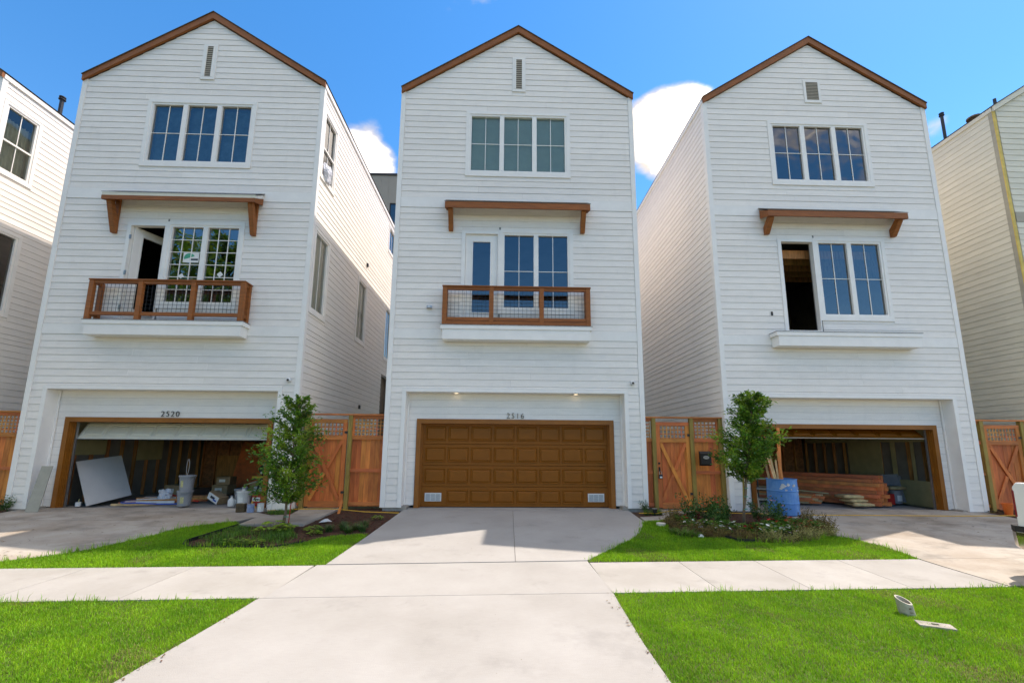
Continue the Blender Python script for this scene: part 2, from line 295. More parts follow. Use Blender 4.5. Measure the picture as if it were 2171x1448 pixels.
paved('driveway', [[(9.9, -3.78), (12.4, -3.7), (12.2, -1.3), (10.25, -1.2), (9.59, -2.34), (9.78, -2.51), (9.95, -3.14)], [(12.4, -3.7), (15.4, -3.6), (15.4, -1.4), (12.2, -1.3)], [(10.25, -1.2), (12.2, -1.3), (12.4, .4), (9.4, .4), (9.55, -.35)], [(12.2, -1.3), (15.4, -1.4), (15.4, .4), (12.4, .4)],
                   [(9.92, -5.0), (15.4, -4.85), (15.4, -3.6), (9.9, -3.78)], [(10.22, -8.72), (14.6, -8.72), (14.6, -4.9), (10.2, -5.0)]], 'concrete_dirty',
      [(10.22, -8.72), (14.6, -8.72), (14.6, -4.9), (15.4, -4.85), (15.4, .4), (9.4, .4), (9.55, -.35), (10.25, -1.2), (9.59, -2.34), (9.78, -2.51), (9.95, -3.14), (9.88, -3.78), (9.92, -5.0), (10.2, -5.0)])
struct(sheet('walkway', [(-2.50, -1.58), (-1.18, -1.56), (-1.02, .3), (-2.0, .3), (-1.91, -.60), (-2.53, -.80)], 'concrete_dirty', .012, .12))
struct(sheet('walkway', [(6.24, -1.18), (6.78, -1.06), (6.97, -.72), (7.87, -.12), (7.98, .3), (7.05, .3), (6.9, -.60), (6.26, -.75)], 'concrete_dirty', .008, .1))
BED_L = [(-2.49, -1.60), (-2.68, -2.83), (-2.56, -3.06), (-2.36, -3.2), (-1.88, -3.22), (-.93, -3.2), (-.58, -2.9), (-.27, -2.42), (.42, -2.31), (.54, -.05), (.3, .4), (-1.00, .4), (-1.17, -1.60)]
BED_R = [(6.80, -1.02), (7.05, -.62), (7.95, -.08), (8.05, .2), (8.84, .2), (9.4, .1), (9.55, -.35), (10.25, -1.15), (9.62, -2.32), (8.85, -2.75), (8.06, -2.85), (7.43, -2.79), (7.35, -2.53), (6.61, -2.53), (6.42, -2.36), (6.55, -1.72)]
struct(sheet('planting_bed', BED_L, 'soil', -.03, .1)); struct(sheet('planting_bed', BED_R, 'soil', -.025, .1))
struct(sheet('planting_bed', [(6.22, -.02), (6.25, -.73), (6.88, -.6), (7.03, .15), (6.75, .15), (6.72, 0)], 'soil', -.03, .1))
struct(sheet('planting_bed', [(-9.5, -1.0), (-8.65, -.75), (-8.65, .15), (-11, .15), (-11, -1.0)], 'soil', -.03, .1))
struct(sheet('planting_bed', [(15.45, -.45), (17.6, -.45), (17.6, .6), (15.45, .6)], 'soil', -.03, .1))
struct(sheet('planting_bed', [(-2.95, -.28), (-2.2, -.68), (-1.95, -.58), (-2.03, .2), (-2.9, .2)], 'soil', -.03, .1))
LAWN_LM = lL[:7] + [(-2.52, -1.58), (-2.70, -2.83), (-2.58, -3.08), (-2.36, -3.22), (-1.88, -3.24), (-.93, -3.22), (-.56, -2.91), (-.25, -2.43), (.41, -2.33), (.31, -4.08), (-1.66, -4.17)]
LAWN_RM = [(4.38, -3.90)] + dr[1:5] + [(6.24, -1.18), (6.78, -1.06), (6.53, -1.72), (6.40, -2.37), (6.60, -2.55), (7.33, -2.55), (7.42, -2.81), (8.06, -2.87), (8.86, -2.77), (9.59, -2.34), (9.78, -2.51), (9.95, -3.14), (9.87, -3.79)]
LAWN_LN = [(-12, sn(-12)), (.04, sn(.04) - .005), (-.05, -7.2), (-.10, -8.70), (-12, -8.70)]
LAWN_RN = [(4.43, sn(4.43) - .005), (10.18, sn(10.18) - .01), (10.2, -8.70), (4.35, -8.70), (4.37, -6.6)]
for p in (LAWN_LM, LAWN_RM, LAWN_LN, LAWN_RN): struct(sheet('lawn', p, 'lawn_soil', -.015, .1))
# ------------------------------------------------------------------ houses
W = 6.7; DEP = 11.5; EAVE = 11.60; PEAKZ = 13.74; MID = 3.36; SL = (PEAKZ - EAVE) / MID
def grid_wall(mb, u0, u1, z0, z1, holes, d0, d1, fm):
    """a wall with openings: faces only where cells end"""
    us = sorted({u0, u1, *[h[0] for h in holes], *[h[1] for h in holes]}); zs = sorted({z0, z1, *[h[2] for h in holes], *[h[3] for h in holes]})
    us = [u for u in us if u0 <= u <= u1]; zs = [z for z in zs if z0 <= z <= z1]
    nu, nz = len(us) - 1, len(zs) - 1
    def solid(i, j):
        if i < 0 or j < 0 or i >= nu or j >= nz: return False
        cu, cz = (us[i] + us[i + 1]) / 2, (zs[j] + zs[j + 1]) / 2
        return not any(h[0] < cu < h[1] and h[2] < cz < h[3] for h in holes)
    mb.fm = fm
    for i in range(nu):
        for j in range(nz):
            if not solid(i, j): continue
            a, b, c, e = us[i], us[i + 1], zs[j], zs[j + 1]
            mb.add([(a, d0, c), (b, d0, c), (b, d0, e), (a, d0, e)], [(0, 1, 2, 3)]); mb.add([(a, d1, c), (b, d1, c), (b, d1, e), (a, d1, e)], [(3, 2, 1, 0)])
            for (ii, jj, q) in ((i - 1, j, [(a, c), (a, e)]), (i + 1, j, [(b, c), (b, e)]), (i, j - 1, [(a, c), (b, c)]), (i, j + 1, [(a, e), (b, e)])):
                if not solid(ii, jj): mb.add([(q[0][0], d0, q[0][1]), (q[1][0], d0, q[1][1]), (q[1][0], d1, q[1][1]), (q[0][0], d1, q[0][1])], [(0, 1, 2, 3)])
    mb.fm = lambda x, y, z: (x, y, z)
_wedge = {}
def wedge(m):
    if m not in _wedge:
        b = MB(); t, bt = -.003, -.0135
        b.add([(0, 0, .018), (1, 0, .018), (1, 0, 1), (0, 0, 1), (0, bt, .018), (1, bt, .018), (1, t, 1), (0, t, 1)], [(0, 1, 2, 3), (4, 7, 6, 5), (0, 4, 5, 1), (3, 2, 6, 7), (0, 3, 7, 4), (1, 5, 6, 2)])
        _wedge[m] = b.mesh('siding_board', m)
    return _wedge[m]
def spans(lo, hi, cuts):
    out = [(lo, hi)]
    for a, b in cuts:
        nx = []
        for p, q in out:
            if b <= p or a >= q: nx.append((p, q)); continue
            if a > p: nx.append((p, a))
            if b < q: nx.append((b, q))
        out = nx
    return [s for s in out if s[1] - s[0] > .02]
def seamed(sp):
    out = []
    for p, q in sp:
        if q - p > 4.2 or (q - p > 2.6 and random.random() < .25):
            c = p + (q - p) * random.choice((.28, .36, .45, .55, .64, .72)) + random.uniform(-.2, .2); out += [(p, c - .0012), (c + .0012, q)]
        else: out.append((p, q))
    return out
def rows(sections):
    for a, b, n in sections:
        h = (b - a) / n
        for i in range(n): yield a + i * h, a + (i + 1) * h
SECT = [(-.054, 4.276, 24), (4.55, 8.035, 19), (8.34, 8.34 + 18 * .1826, 18)]
def face(name, parent, mm, u0, u1, w0, w1, d=None, fm=None): pass

def window(H, fm, x0, x1, z0, z1, n=1, grid=(2, 2), cas=.10, hung=False, glass='glass', mull=.13, side_cut=None, trim='trim', sill=True):
    """frame part with its casing, panes and grilles as sub-parts; opening x0..x1, z0..z1; d outward"""
    f = MB(); f.fm = fm; t = .055
    f.box(x0, x1, -.10, .012, z1 - t, z1); f.box(x0, x1, -.10, .012, z0, z0 + t); f.box(x0, x0 + t, -.10, .012, z0 + t, z1 - t); f.box(x1 - t, x1, -.10, .012, z0 + t, z1 - t)
    iw = (x1 - x0 - 2 * t - (n - 1) * mull) / n; sash = []
    for k in range(n):
        a = x0 + t + k * (iw + mull); sash.append((a, a + iw))
        if k: f.box(a - mull, a, -.10, .014, z0 + t, z1 - t)
    zm = z0 + (z1 - z0) * .46
    if hung: f.box(x0 + t, x1 - t, -.08, .004, zm - .025, zm + .025)
    o = f.build('window', trim, H)
    c = MB(); c.fm = fm; k = cas
    c.box(x0 - k, x1 + k, .0, .030, z1, z1 + k * .85); c.box(x0 - k, x0, .0, .028, z0, z1); c.box(x1, x1 + k, .0, .028, z0, z1); c.box(x0 - k, x1 + k, .0, .032, z0 - k * 1.3, z0)
    c.build('casing', trim, o)
    for a, b in sash:
        zz = [(z0 + t, z1 - t)] if not hung else [(z0 + t, zm - .025), (zm + .025, z1 - t)]
        for q, (za, zb) in enumerate(zz):
            p = MB(); p.fm = fm; p.add([(a, -.042, za), (b, -.042, za), (b, -.042, zb), (a, -.042, zb)], [(0, 1, 2, 3)]); p.build('pane', glass, o)
            g = MB(); g.fm = fm; gx, gzn = grid; w = .0085
            for i in range(1, gx): u = a + (b - a) * i / gx; g.box(u - w, u + w, -.04, -.026, za, zb)
            for j in range(1, gzn): u = za + (zb - za) * j / gzn; g.box(a, b, -.0385, -.027, u - w, u + w)
            if gx * gzn > 1: g.build('grille', trim, o)
    return o

def door_panels(parent, secs, x0, x1, ncol, m, skip=()):
    """horizontal sections with raised fields; y = 0 is the face"""
    cw = (x1 - x0 - .09) / ncol
    for si, (a, b) in enumerate(secs):
        s = MB(); s.box(x0, x1, 0, .045, a + .005, b - .005); s.build('door_section', m, parent, bevel=.006)
        for k in range(ncol):
            if (si, k) in skip: continue
            u0 = x0 + .075 + k * cw; u1 = u0 + cw - .06; w0 = a + .085; w1 = b - .085
            r = MB(); lv = [(0, 0), (.010, -.016), (.024, -.0015), (.034, -.0015), (.062, -.020)]
            for d, y in lv: r.add([(u0 + d, y, w0 + d), (u1 - d, y, w0 + d), (u1 - d, y, w1 - d), (u0 + d, y, w1 - d)], [])
            for i in range(len(lv) - 1): r.f += [(i * 4 + k2, i * 4 + (k2 + 1) % 4, i * 4 + 4 + (k2 + 1) % 4, i * 4 + 4 + k2) for k2 in range(4)]
            r.f.append(tuple(len(lv) * 4 - 4 + k2 for k2 in range(4))); r.build('raised_panel', m, parent)

def house(off, dy, dz, key, label, sid='siding', trim='trim', detail=True):
    H = thing('townhouse', label, 'house', (off, dy, dz))
    F = lambda u, d, w: (u, -d, w)                    # front frame: d is outward
    RW = lambda u, d, w: (W + d, u, w); LW = lambda u, d, w: (-d, u, w)
    win3 = (1.97, 4.77, 9.15, 10.985); win2 = (2.955, 4.81, 5.12, 7.315); door = (1.935, 2.825, 4.70, 7.275); rec = (.50, 6.20, -.2, 2.86)
    vent = (3.26, 3.51, 11.84, 12.84) if key != 'R' else (3.15, 3.52, 11.80, 12.41)
    holes = [win3, win2, (door[0] - .02, door[1] + .01, door[2] - .02, door[3] + .02), (rec[0] - .018, rec[1] + .018, -.2, rec[3] + .02)]
    # front wall with gable
    fw = MB(); grid_wall(fw, 0, W, -.02, EAVE, holes, 0, -.14, F)
    fw.prism([(0, EAVE), (W, EAVE), (MID, EAVE + MID * SL)], .001, .139)
    front = fw.build('front_wall', 'sheath', H)
    bz = lambda x: EAVE + min(x, W - x) * SL
    k = .10
    cut = [(win3[0] - k, win3[1] + k, win3[2] - .13, win3[3] + .085), (win2[0] - k, win2[1] + k, win2[2] - .13, win2[3] + .085), (door[0] - k, door[1] + k - .02, door[2] - .06, door[3] + .085),
           (rec[0] - .10, rec[1] + .10, -1, rec[3] + .10), (vent[0] - .07, vent[1] + .07, vent[2] - .085, vent[3] + .06)]
    we = wedge(sid)
    def fill(par, a, b, cuts, place):
        for q in cuts:                                # what is left of a row above or below a trim
            if q[2] < b - .004 and q[3] > a + .004:
                oth = [(r[0], r[1]) for r in cuts if r is not q and r[2] < b and r[3] > a]
                for lo, hi in ((a, q[2]), (q[3], b)):
                    if hi - lo > .012:
                        for p, r in spans(q[0], q[1], oth): place(p, r, lo, hi)
    for a, b in rows(SECT):
        c = [(q[0] - .002, q[1] + .002) for q in cut if q[2] < b - .004 and q[3] > a + .004]
        for p, q in seamed(spans(.103, W - .103, c)): link('siding_board', we, front, (p, 0, a), None, (q - p, 1, b - a))
        fill(front, a, b, cut, lambda p, q, lo, hi: link('siding_board', we, front, (p, 0, lo), None, (q - p, 1, hi - lo)))
    a = SECT[2][1]
    while a < PEAKZ - .05:                            # gable boards, ends cut to the rake
        b = a + .1826; e0 = max(0, (a - EAVE) / SL) + .02; e1 = max(0, (b - EAVE) / SL) + .02; w1 = W - e1; w0 = W - e0
        c = [(q[0] - .002, q[1] + .002) for q in cut if q[2] < b - .004 and q[3] > a + .004]
        if a < PEAKZ - .4: fill(front, a, b, cut, lambda p, q, lo, hi: link('siding_board', we, front, (p, 0, lo), None, (q - p, 1, hi - lo)))
        if w1 - e1 < .05: e1 = w1 = MID; b = PEAKZ - .02
        for p, q in spans(e0, w0, c):
            pt = e1 if p == e0 else p; qt = w1 if q == w0 else q; t, bt = -.003, -.0135; g = MB()
            g.add([(p, 0, a + .003), (q, 0, a + .003), (qt, 0, b), (pt, 0, b), (p, bt, a + .003), (q, bt, a + .003), (qt, t, b), (pt, t, b)], [(0, 1, 2, 3), (4, 7, 6, 5), (0, 4, 5, 1), (3, 2, 6, 7), (0, 3, 7, 4), (1, 5, 6, 2)])
            g.build('siding_board', sid, front)
        a += .1826
    tm = trim if key != 'E' else 'cream_trim'
    for z0, z1 in ((4.28, 4.548), (8.04, 8.338)):
        MB().box(.103, W - .103, -.018, 0, z0, z1).build('band_board', tm if key != 'E' else 'cream_trim', H)
    for x0 in (0, W):                                 # corner boards: front and side face
        sg = 1 if x0 == 0 else -1; cm = tm if key != 'E' else ('yellow_trim' if x0 == 0 else tm)
        b = MB(); xa, xb = sorted((x0 - sg * .027, x0 + sg * (.10 if key != 'E' else .055))); b.box(xa, xb, -.027, 0, -.05, EAVE + (.06 if key != 'E' else 0)); b.build('corner_board', cm, H); b = MB(); xa, xb = sorted((x0 - sg * .027, x0)); b.box(xa, xb, 0.0005, .10, -.05, EAVE + .02); b.build('corner_board', tm, H)
    # side walls
    rwin = [(.20, 1.02, 9.05, 10.98), (7.2, 8.2, 10.25, 11.38), (.20, 1.06, 5.12, 7.36), (3.72, 4.60, 5.25, 7.42), (7.30, 8.22, 5.32, 7.55)]
    for sd in (1, -1):
        fm = RW if sd == 1 else LW; wl = MB(); wins = rwin if sd == 1 else []
        grid_wall(wl, .141, DEP, -.02, EAVE, wins + ([(7.15, 8.3, -.1, 4.45)] if sd == 1 else []), 0, -.14, fm)
        wo = wl.build('side_wall', 'sheath', H)
        vis = (sd == 1 and key in 'LA') or (sd == -1 and key in 'RE')
        if not vis:                                   # flank that faces away from every view: laps as one piece
            hb = MB(); hb.fm = fm
            for a, b in list(rows(SECT)):
                for p, q in spans(.103, DEP, [(w_[0] - .09, w_[1] + .09) for w_ in wins if w_[2] - .117 < b and w_[3] + .077 > a] + ([(7.11, 8.3)] if sd == 1 and a < 4.45 else [])):
                    hb.add([(p, 0, a), (q, 0, a), (q, 0, b), (p, 0, b), (p, .016, a), (q, .016, a), (q, .004, b), (p, .004, b)], [(4, 5, 6, 7), (0, 1, 5, 4), (3, 2, 6, 7), (0, 3, 7, 4), (1, 2, 6, 5)])
            for z0, z1 in ((4.28, 4.548), (8.04, 8.338)): hb.box(.103, 7.0, 0, .012, z0, z1)
            struct(hb.build('siding', sid, wo), 'stuff')
        else:
            for a, b in list(rows(SECT)):
                a2 = a
                sc = [(q[0] - .09, q[1] + .09, q[2] - .117, q[3] + .077) for q in wins]
                c = [(q[0], q[1]) for q in sc if q[2] < b - .004 and q[3] > a + .004]
                if sd == 1 and a < 4.45: c.append((7.11, 8.3))
                fill(wo, a, b, sc, lambda p, q, lo, hi: link('siding_board', we, wo, (W, p, lo), (0, 0, R(90)), (q - p, 1, hi - lo)))
                for p, q in seamed(spans(.103, DEP, c)):
                    if sd == 1: link('siding_board', we, wo, (W, p, a), (0, 0, R(90)), (q - p, 1, b - a))
                    else: link('siding_board', we, wo, (0, q, a), (0, 0, R(-90)), (q - p, 1, b - a))
            for z0, z1 in ((4.28, 4.548), (8.04, 8.338)):
                for p, q in spans(.103, DEP, [(7.11, 8.3)] if (sd == 1 and z0 < 4.4) else []):
                    for i in range(2 if z0 < 5 else 2):
                        hh = (z1 - z0) / 2
                        if sd == 1: link('siding_board', we, wo, (W, p, z0 + i * hh), (0, 0, R(90)), (q - p, 1, hh))
                        else: link('siding_board', we, wo, (0, q, z0 + i * hh), (0, 0, R(-90)), (q - p, 1, hh))
        for wi in wins:
            window(H, fm, *wi, n=1, grid=(2, 1) if wi[3] < 8 or wi[3] > 11.2 else (2, 1), cas=.09, hung=wi[3] - wi[2] < 2.0 and wi[2] > 8 and wi[0] < 1, glass='glass_clear' if key in 'LA' else 'glass', trim=tm)
            if key == 'L' and wi[2] < 6:
                sb = MB(); sb.fm = fm; sb.box(wi[0] + .03, wi[1] - .03, -.125, -.115, wi[2] + .03, wi[3] - .03); sb.build('roller_shade', 'blind', H)
        if sd == 1:
            dd = MB(); dd.fm = fm; dd.box(7.15, 8.3, -.9, -.85, -.1, 4.45); dd.box(7.11, 7.15, -.85, .02, -.1, 4.49); dd.build('side_entry', 'grey_panel', H)
            for (yy, zz) in ((4.45, 8.26), (4.53, 2.89)):
                v = MB(); v.fm = fm; v.box(yy - .05, yy + .05, .01, .07, zz - .07, zz + .07); v.build('wall_vent', 'dark_metal', H, bevel=.015)
        ev = MB(); ev.fm = fm; ev.box(-.01, DEP, -.05, .045, EAVE + .002, EAVE + .13); ev.build('eave_trim', trim, H)
    rb = MB(); rb.box(.141, W - .141, DEP - .14, DEP - .001, -.02, EAVE); rb.prism([(0, EAVE), (W, EAVE), (MID, PEAKZ)], DEP - .14, DEP - .002); rb.build('rear_wall', sid, H)
    for z in (2.95, 8.12):
        MB().box(.142, W - .142, (.34 if z < 4 else .141), DEP - .142, z, (4.5 if z < 4 else 8.3)).build('floor_slab', 'interior', H)
    MB().box(.142, W - .142, .141, DEP - .142, 11.2, 11.3).build('upper_ceiling', 'interior', H)
    MB().box(.142, W - .142, 6.2, 6.3, 4.5, 11.2).build('partition_wall', 'interior', H)
    # roof
    y0, y1 = -.085, DEP + .1
    rf = MB(); th = .022
    for s in (1, -1):
        xe = MID - s * (MID + .03); ze = EAVE + .17 - .03 * SL
        rf.prism([(xe, ze), (MID, PEAKZ + .20), (MID, PEAKZ + .20 + th), (xe - s * .012, ze + th)], y0 - .012, y1)
    rf.build('roof', 'shingle', H)
    for s in (1, -1):
        b = MB(); xe = MID - s * (MID + .02)
        b.prism([(xe, EAVE - .013), (MID, PEAKZ - .002), (MID, PEAKZ + .199), (xe, EAVE + .156)], -.08, -.023); b.build('rake_board', 'fascia' if key != 'E' else 'cream_siding', H)
    # vent louvre
    b = MB(); v = vent; b.box(v[0] - .07, v[1] + .07, -.03, 0, v[3], v[3] + .06); b.box(v[0] - .07, v[1] + .07, -.034, 0, v[2] - .085, v[2]); b.box(v[0] - .07, v[0], -.03, 0, v[2], v[3]); b.box(v[1], v[1] + .07, -.03, 0, v[2], v[3])
    if key != 'R':
        b.box(v[0], v[0] + .04, -.045, 0, v[2], v[3]); b.box(v[1] - .04, v[1], -.045, 0, v[2], v[3])
    vo = b.build('gable_vent', tm, H); n = 15 if key != 'R' else 12
    for i in range(n):
        z = v[2] + (v[3] - v[2]) * (i + .5) / n; s = MB(); mt = Matrix.Translation(((v[0] + v[1]) / 2, -.016, z)) @ Matrix.Rotation(R(-35), 4, 'X'); s.obox(mt, v[1] - v[0] - (.08 if key != 'R' else .0), .008, .050 if key == 'R' else .060); s.build('slat', 'slat_pale', vo)
    MB().box(v[0], v[1], -.0235, -.0225 + .02, v[2], v[3]).build('vent_back', 'interior', vo)
    # windows
    window(H, F, *win3, n=3, grid=(2, 2), glass='glass_clear' if key == 'C' else 'glass', trim=tm)
    window(H, F, *win2, n=2, grid=(3, 6) if key == 'L' else (2, 2), glass='glass_refl' if key in 'L' else 'glass', trim=tm)
    if key == 'C':
        MB().box(win3[0] + .03, win3[1] - .03, .11, .12, win3[2] + .03, win3[3] - .03).build('roller_shade', 'blind', H)
    if key == 'L':
        fl = MB(); nx, nz = 40, 26
        for j in range(nz + 1):
            for i in range(nx + 1):
                x = win3[0] + .02 + (win3[1] - win3[0] - .04) * i / nx; z = win3[2] + .02 + (win3[3] - win3[2] - .04) * j / nz
                fl.v.append((x, .20 + .05 * mnoise.noise((x * 2.2 + z * 1.3, z * 1.1, 3)) + .02 * mnoise.noise((x * 7, z * 5 + x * 4, 9)), z))
        fl.f = [(j * (nx + 1) + i, j * (nx + 1) + i + 1, (j + 1) * (nx + 1) + i + 1, (j + 1) * (nx + 1) + i) for j in range(nz) for i in range(nx)]
        fl.build('plastic_film', 'film', H, smooth=True)
    if key == 'A':
        cu = MB(); nn = 60
        for i in range(nn + 1):
            yy = .15 + 1.0 * i / nn; cu.v += [(W - .19 + .03 * math.sin(i * 1.1), yy, 9.0), (W - .19 + .03 * math.sin(i * 1.1), yy, 10.7)]
        cu.f = [(2 * i, 2 * i + 2, 2 * i + 3, 2 * i + 1) for i in range(nn)]; cu.build('curtain', 'curtain', H, smooth=True)
    # balcony door
    c = MB(); c.box(door[0] - .10, door[0], -.028, .10, door[2] - .03, door[3]); c.box(door[1], door[1] + .028, -.034, .10, door[2] - .03, door[3]); c.box(door[0] - .10, door[1] + .028, -.030, .10, door[3], door[3] + .085); c.box(door[0], door[1], -.04, .10, door[2] - .05, door[2])
    c.build('door_frame', tm, H)
    if key in 'CLAE':
        dw, dh = door[1] - door[0] - .01, door[3] - door[2] - .01
        d = MB(); s = .17; d.box(0, s, 0, .045, 0, dh); d.box(dw - s, dw, 0, .045, 0, dh); d.box(s, dw - s, 0, .045, dh - .18, dh); d.box(s, dw - s, 0, .045, 0, .30)
        d.box(s, s + .03, -.012, .057, .30, dh - .18); d.box(dw - s - .03, dw - s, -.012, .057, .30, dh - .18); d.box(s + .03, dw - s - .03, -.012, .057, .30, .33); d.box(s + .03, dw - s - .03, -.012, .057, dh - .21, dh - .18)
        do = d.build('balcony_door', 'trim', H, loc=(door[0] + .005, .03, door[2] + .005))
        MB().add([(s, .02, .30), (dw - s, .02, .30), (dw - s, .02, dh - .18), (s, .02, dh - .18)], [(0, 1, 2, 3)]).build('pane', 'glass', do)
        kn = MB(); kn.lathe([(.0, 0), (.03, 0), (.03, .02), (.012, .025), (.028, .05), (.0, .06)], 12); ko = kn.build('door_knob', 'steel', do, smooth=True, loc=(dw - .08, -.001, 1.0)); ko.rotation_euler = (R(90), 0, 0)
        if key == 'L':
            do.rotation_euler = (0, 0, R(68)); do.location = (door[0] + .05, .05, door[2] + .005)
            for hz in (5.0, 5.95, 6.95): MB().box(door[0] - .015, door[0] + .035, -.032, -.02, hz - .06, hz + .06).build('hinge', 'steel', H)
    else:
        for i in range(5): MB().box(.2, 6.3, .35 + i * .42, .39 + i * .42, 6.95, 7.2).build('joist', 'stud', H)
        MB().bar((1.6, .4, 6.3), (3.1, 1.6, 7.2), .09, .04).build('roof_brace', 'stud', H)
    # balcony ledge, awning
    bx0, bx1, yb = 1.37, 5.32, -.335
    MB().box(bx0 + .05, bx1 - .05, yb + .02, -.022, 4.20, 4.47).box(bx0, bx1, yb, -.0225, 4.4705, 4.575).build('balcony_ledge', trim, H, bevel=.004)
    MB().box(bx0 - .01, bx1 + .01, yb - .01, -.022, 4.576, 4.588).build('ledge_flashing', 'shingle_grey', H)
    ax0, ax1 = 1.39, 5.33; aw = MB(); aw.prism([(-.0, 8.10), (-.36, 7.94), (-.36, 7.99), (-.0, 8.24)], ax0 + .03, ax1 - .03, 'x'); aw.fm = lambda x, y, z: (x, y, z)
    awo = aw.build('awning', 'trim', H)
    sh = MB(); sh.prism([(-.40, 8.003), (-.40, 8.015), (-.02, 8.275), (-.02, 8.26)], ax0 - .02, ax1 + .02, 'x'); sh.build('awning_shingles', 'shingle' if key != 'L' else 'shingle_grey', awo)
    fa = MB(); z0 = 7.83 if key != 'L' else 7.80; z1 = 8.0 if key != 'L' else 7.91
    fa.box(ax0, ax1, -.395, -.362, z0, z1)
    for xx in (ax0, ax1 - .035): fa.prism([(-.361, z0), (-.03, z0 + .12), (-.03, z1 + .20), (-.361, z1)], xx, xx + .035, 'x')
    fa.build('awning_fascia', 'stain_h', awo)
    if key == 'L': MB().box(ax0, ax1, -.392, -.362, 7.911, 8.0).build('awning_trim', 'cream_door', awo)
    zb = {'L': 7.03, 'C': 7.33, 'R': 7.46}.get(key, 7.33)
    for xx in (1.53, 5.17):
        br = MB(); br.prism([(-.022, zb), (-.10, zb), (-.335, 7.80), (-.335, 7.93), (-.25, 7.93), (-.022, zb + .22)], xx - .06, xx + .06, 'x')
        if key == 'L': br.prism([(-.023, zb + .23), (-.08, zb + .30), (-.08, 8.0), (-.023, 8.03)], xx - .055, xx + .055, 'x')
        br.build('awning_bracket', 'stain', awo)
    # railing
    if key != 'R':
        yr = -.30; rl = MB().box(bx0 + .02, bx1 - .02, yr - .06, yr + .06, 5.61, 5.645).build('balcony_railing', 'stain_h', H, bevel=.004)
        MB().box(bx0 + .02, bx0 + .11, yr + .0605, -.025, 5.611, 5.644).build('side_cap', 'stain_h', rl); MB().box(bx1 - .11, bx1 - .02, yr + .0605, -.025, 5.611, 5.644).build('side_cap', 'stain_h', rl)
        px = [1.46, 2.68, 4.0, 5.23]
        for x in px: MB().box(x - .058, x + .058, yr - .045, yr + .045, 4.589, 5.609).build('post', 'stain', rl, bevel=.004)
        for x in (1.46, 5.23): MB().box(x - .045, x + .045, -.11, -.025, 4.589, 5.609).build('post', 'stain', rl)
        for i in range(3):
            a, b = px[i] + .0585, px[i + 1] - .0585
            MB().box(a, b, yr - .03, yr + .03, 5.53, 5.608).build('rail', 'stain_h', rl); MB().box(a, b, yr - .03, yr + .03, 4.70, 4.785).build('rail', 'stain_h', rl)
            if key == 'C': MB().box(a, b, yr - .035, yr - .005, 4.592, 4.685).build('kick_board', 'stain_h', rl)
            wm = MB(); ww = .003; nv = 11; nh = 7
            for q in range(1, nv): u = a + (b - a) * q / nv; wm.box(u - ww, u + ww, yr - ww, yr + ww, 4.786, 5.529)
            for q in range(1, nh): u = 4.785 + .745 * q / nh; wm.box(a, b, yr + ww, yr + 3 * ww, u - ww, u + ww)
            wm.build('wire_panel', 'dark_metal', rl)
        for x in (1.46, 5.23):
            MB().box(x - .03, x + .03, yr + .046, -.111, 5.53, 5.608).build('rail', 'stain', rl); MB().box(x - .03, x + .03, yr + .046, -.111, 4.70, 4.785).build('rail', 'stain', rl)
    # garage recess: cheeks, soffit, lapped recess wall, casing
    yr = .33; c = MB(); c.box(rec[0] - .10, rec[0], -.03, 0, -.05, rec[3] + .001); c.box(rec[1], rec[1] + .10, -.03, 0, -.05, rec[3] + .001); c.box(rec[0] - .10, rec[1] + .10, -.032, 0, rec[3] + .002, rec[3] + .095)
    c.box(rec[0] - .02, rec[0], .001, yr, -.05, rec[3]); c.box(rec[1], rec[1] + .02, .001, yr, -.05, rec[3]); c.box(rec[0] - .02, rec[1] + .02, .001, yr + .1, rec[3] + .001, rec[3] + .03); c.build('recess_casing', trim, H)
    gw = MB(); gh = (.86, 5.865, -.3, 2.075); grid_wall(gw, rec[0] - .3, rec[1] + .3, -.02, 2.86, [gh], -yr - .001, -yr - .12, F); go = gw.build('garage_wall', 'sheath', H)
    for a, b in rows([(-.04, 2.86, 16)]):
        for p, q in (spans(.50, 6.20, [(.735, 5.99)]) if a < 2.10 else [(.50, 6.20)]): link('siding_board', we, go, (p, yr, a), None, (q - p, 1, b - a))
    for xx in (.50, 6.165): MB().box(xx, xx + .035, yr - .05, yr - .022, -.03, 2.855).build('recess_trim', trim, go)
    fr = MB(); fr.box(.75, .865, yr - .045, yr + .125, -.10, 2.06); fr.box(5.86, 5.975, yr - .045, yr + .125, -.10, 2.06); fr.box(.75, 5.975, yr - .047, yr + .125, 2.0605, 2.18)
    for xx, sg in ((.866, 1), (5.859, -1)):
        for i in range(3):
            xa, xb = sorted((xx, xx + sg * (.012 + .012 * i))); fr.box(xa, xb, yr + .0 + .04 * i, yr + .036 + .04 * i, -.10, 2.058)
    fr.build('garage_frame', 'door_frame', H)
    for q in ((.03, rec[0] + .12, .02, .6), (rec[1] - .12, W - .03, .02, .6), (.03, .16, .601, DEP), (W - .16, W - .03, .601, DEP)): MB().box(*q, -.4, -.022).build('foundation', 'foundation', H)
    MB().box(rec[0] + .12, rec[1] - .12, .05, 6.6, -.4, -.103).build('garage_floor', 'garage_slab', H)
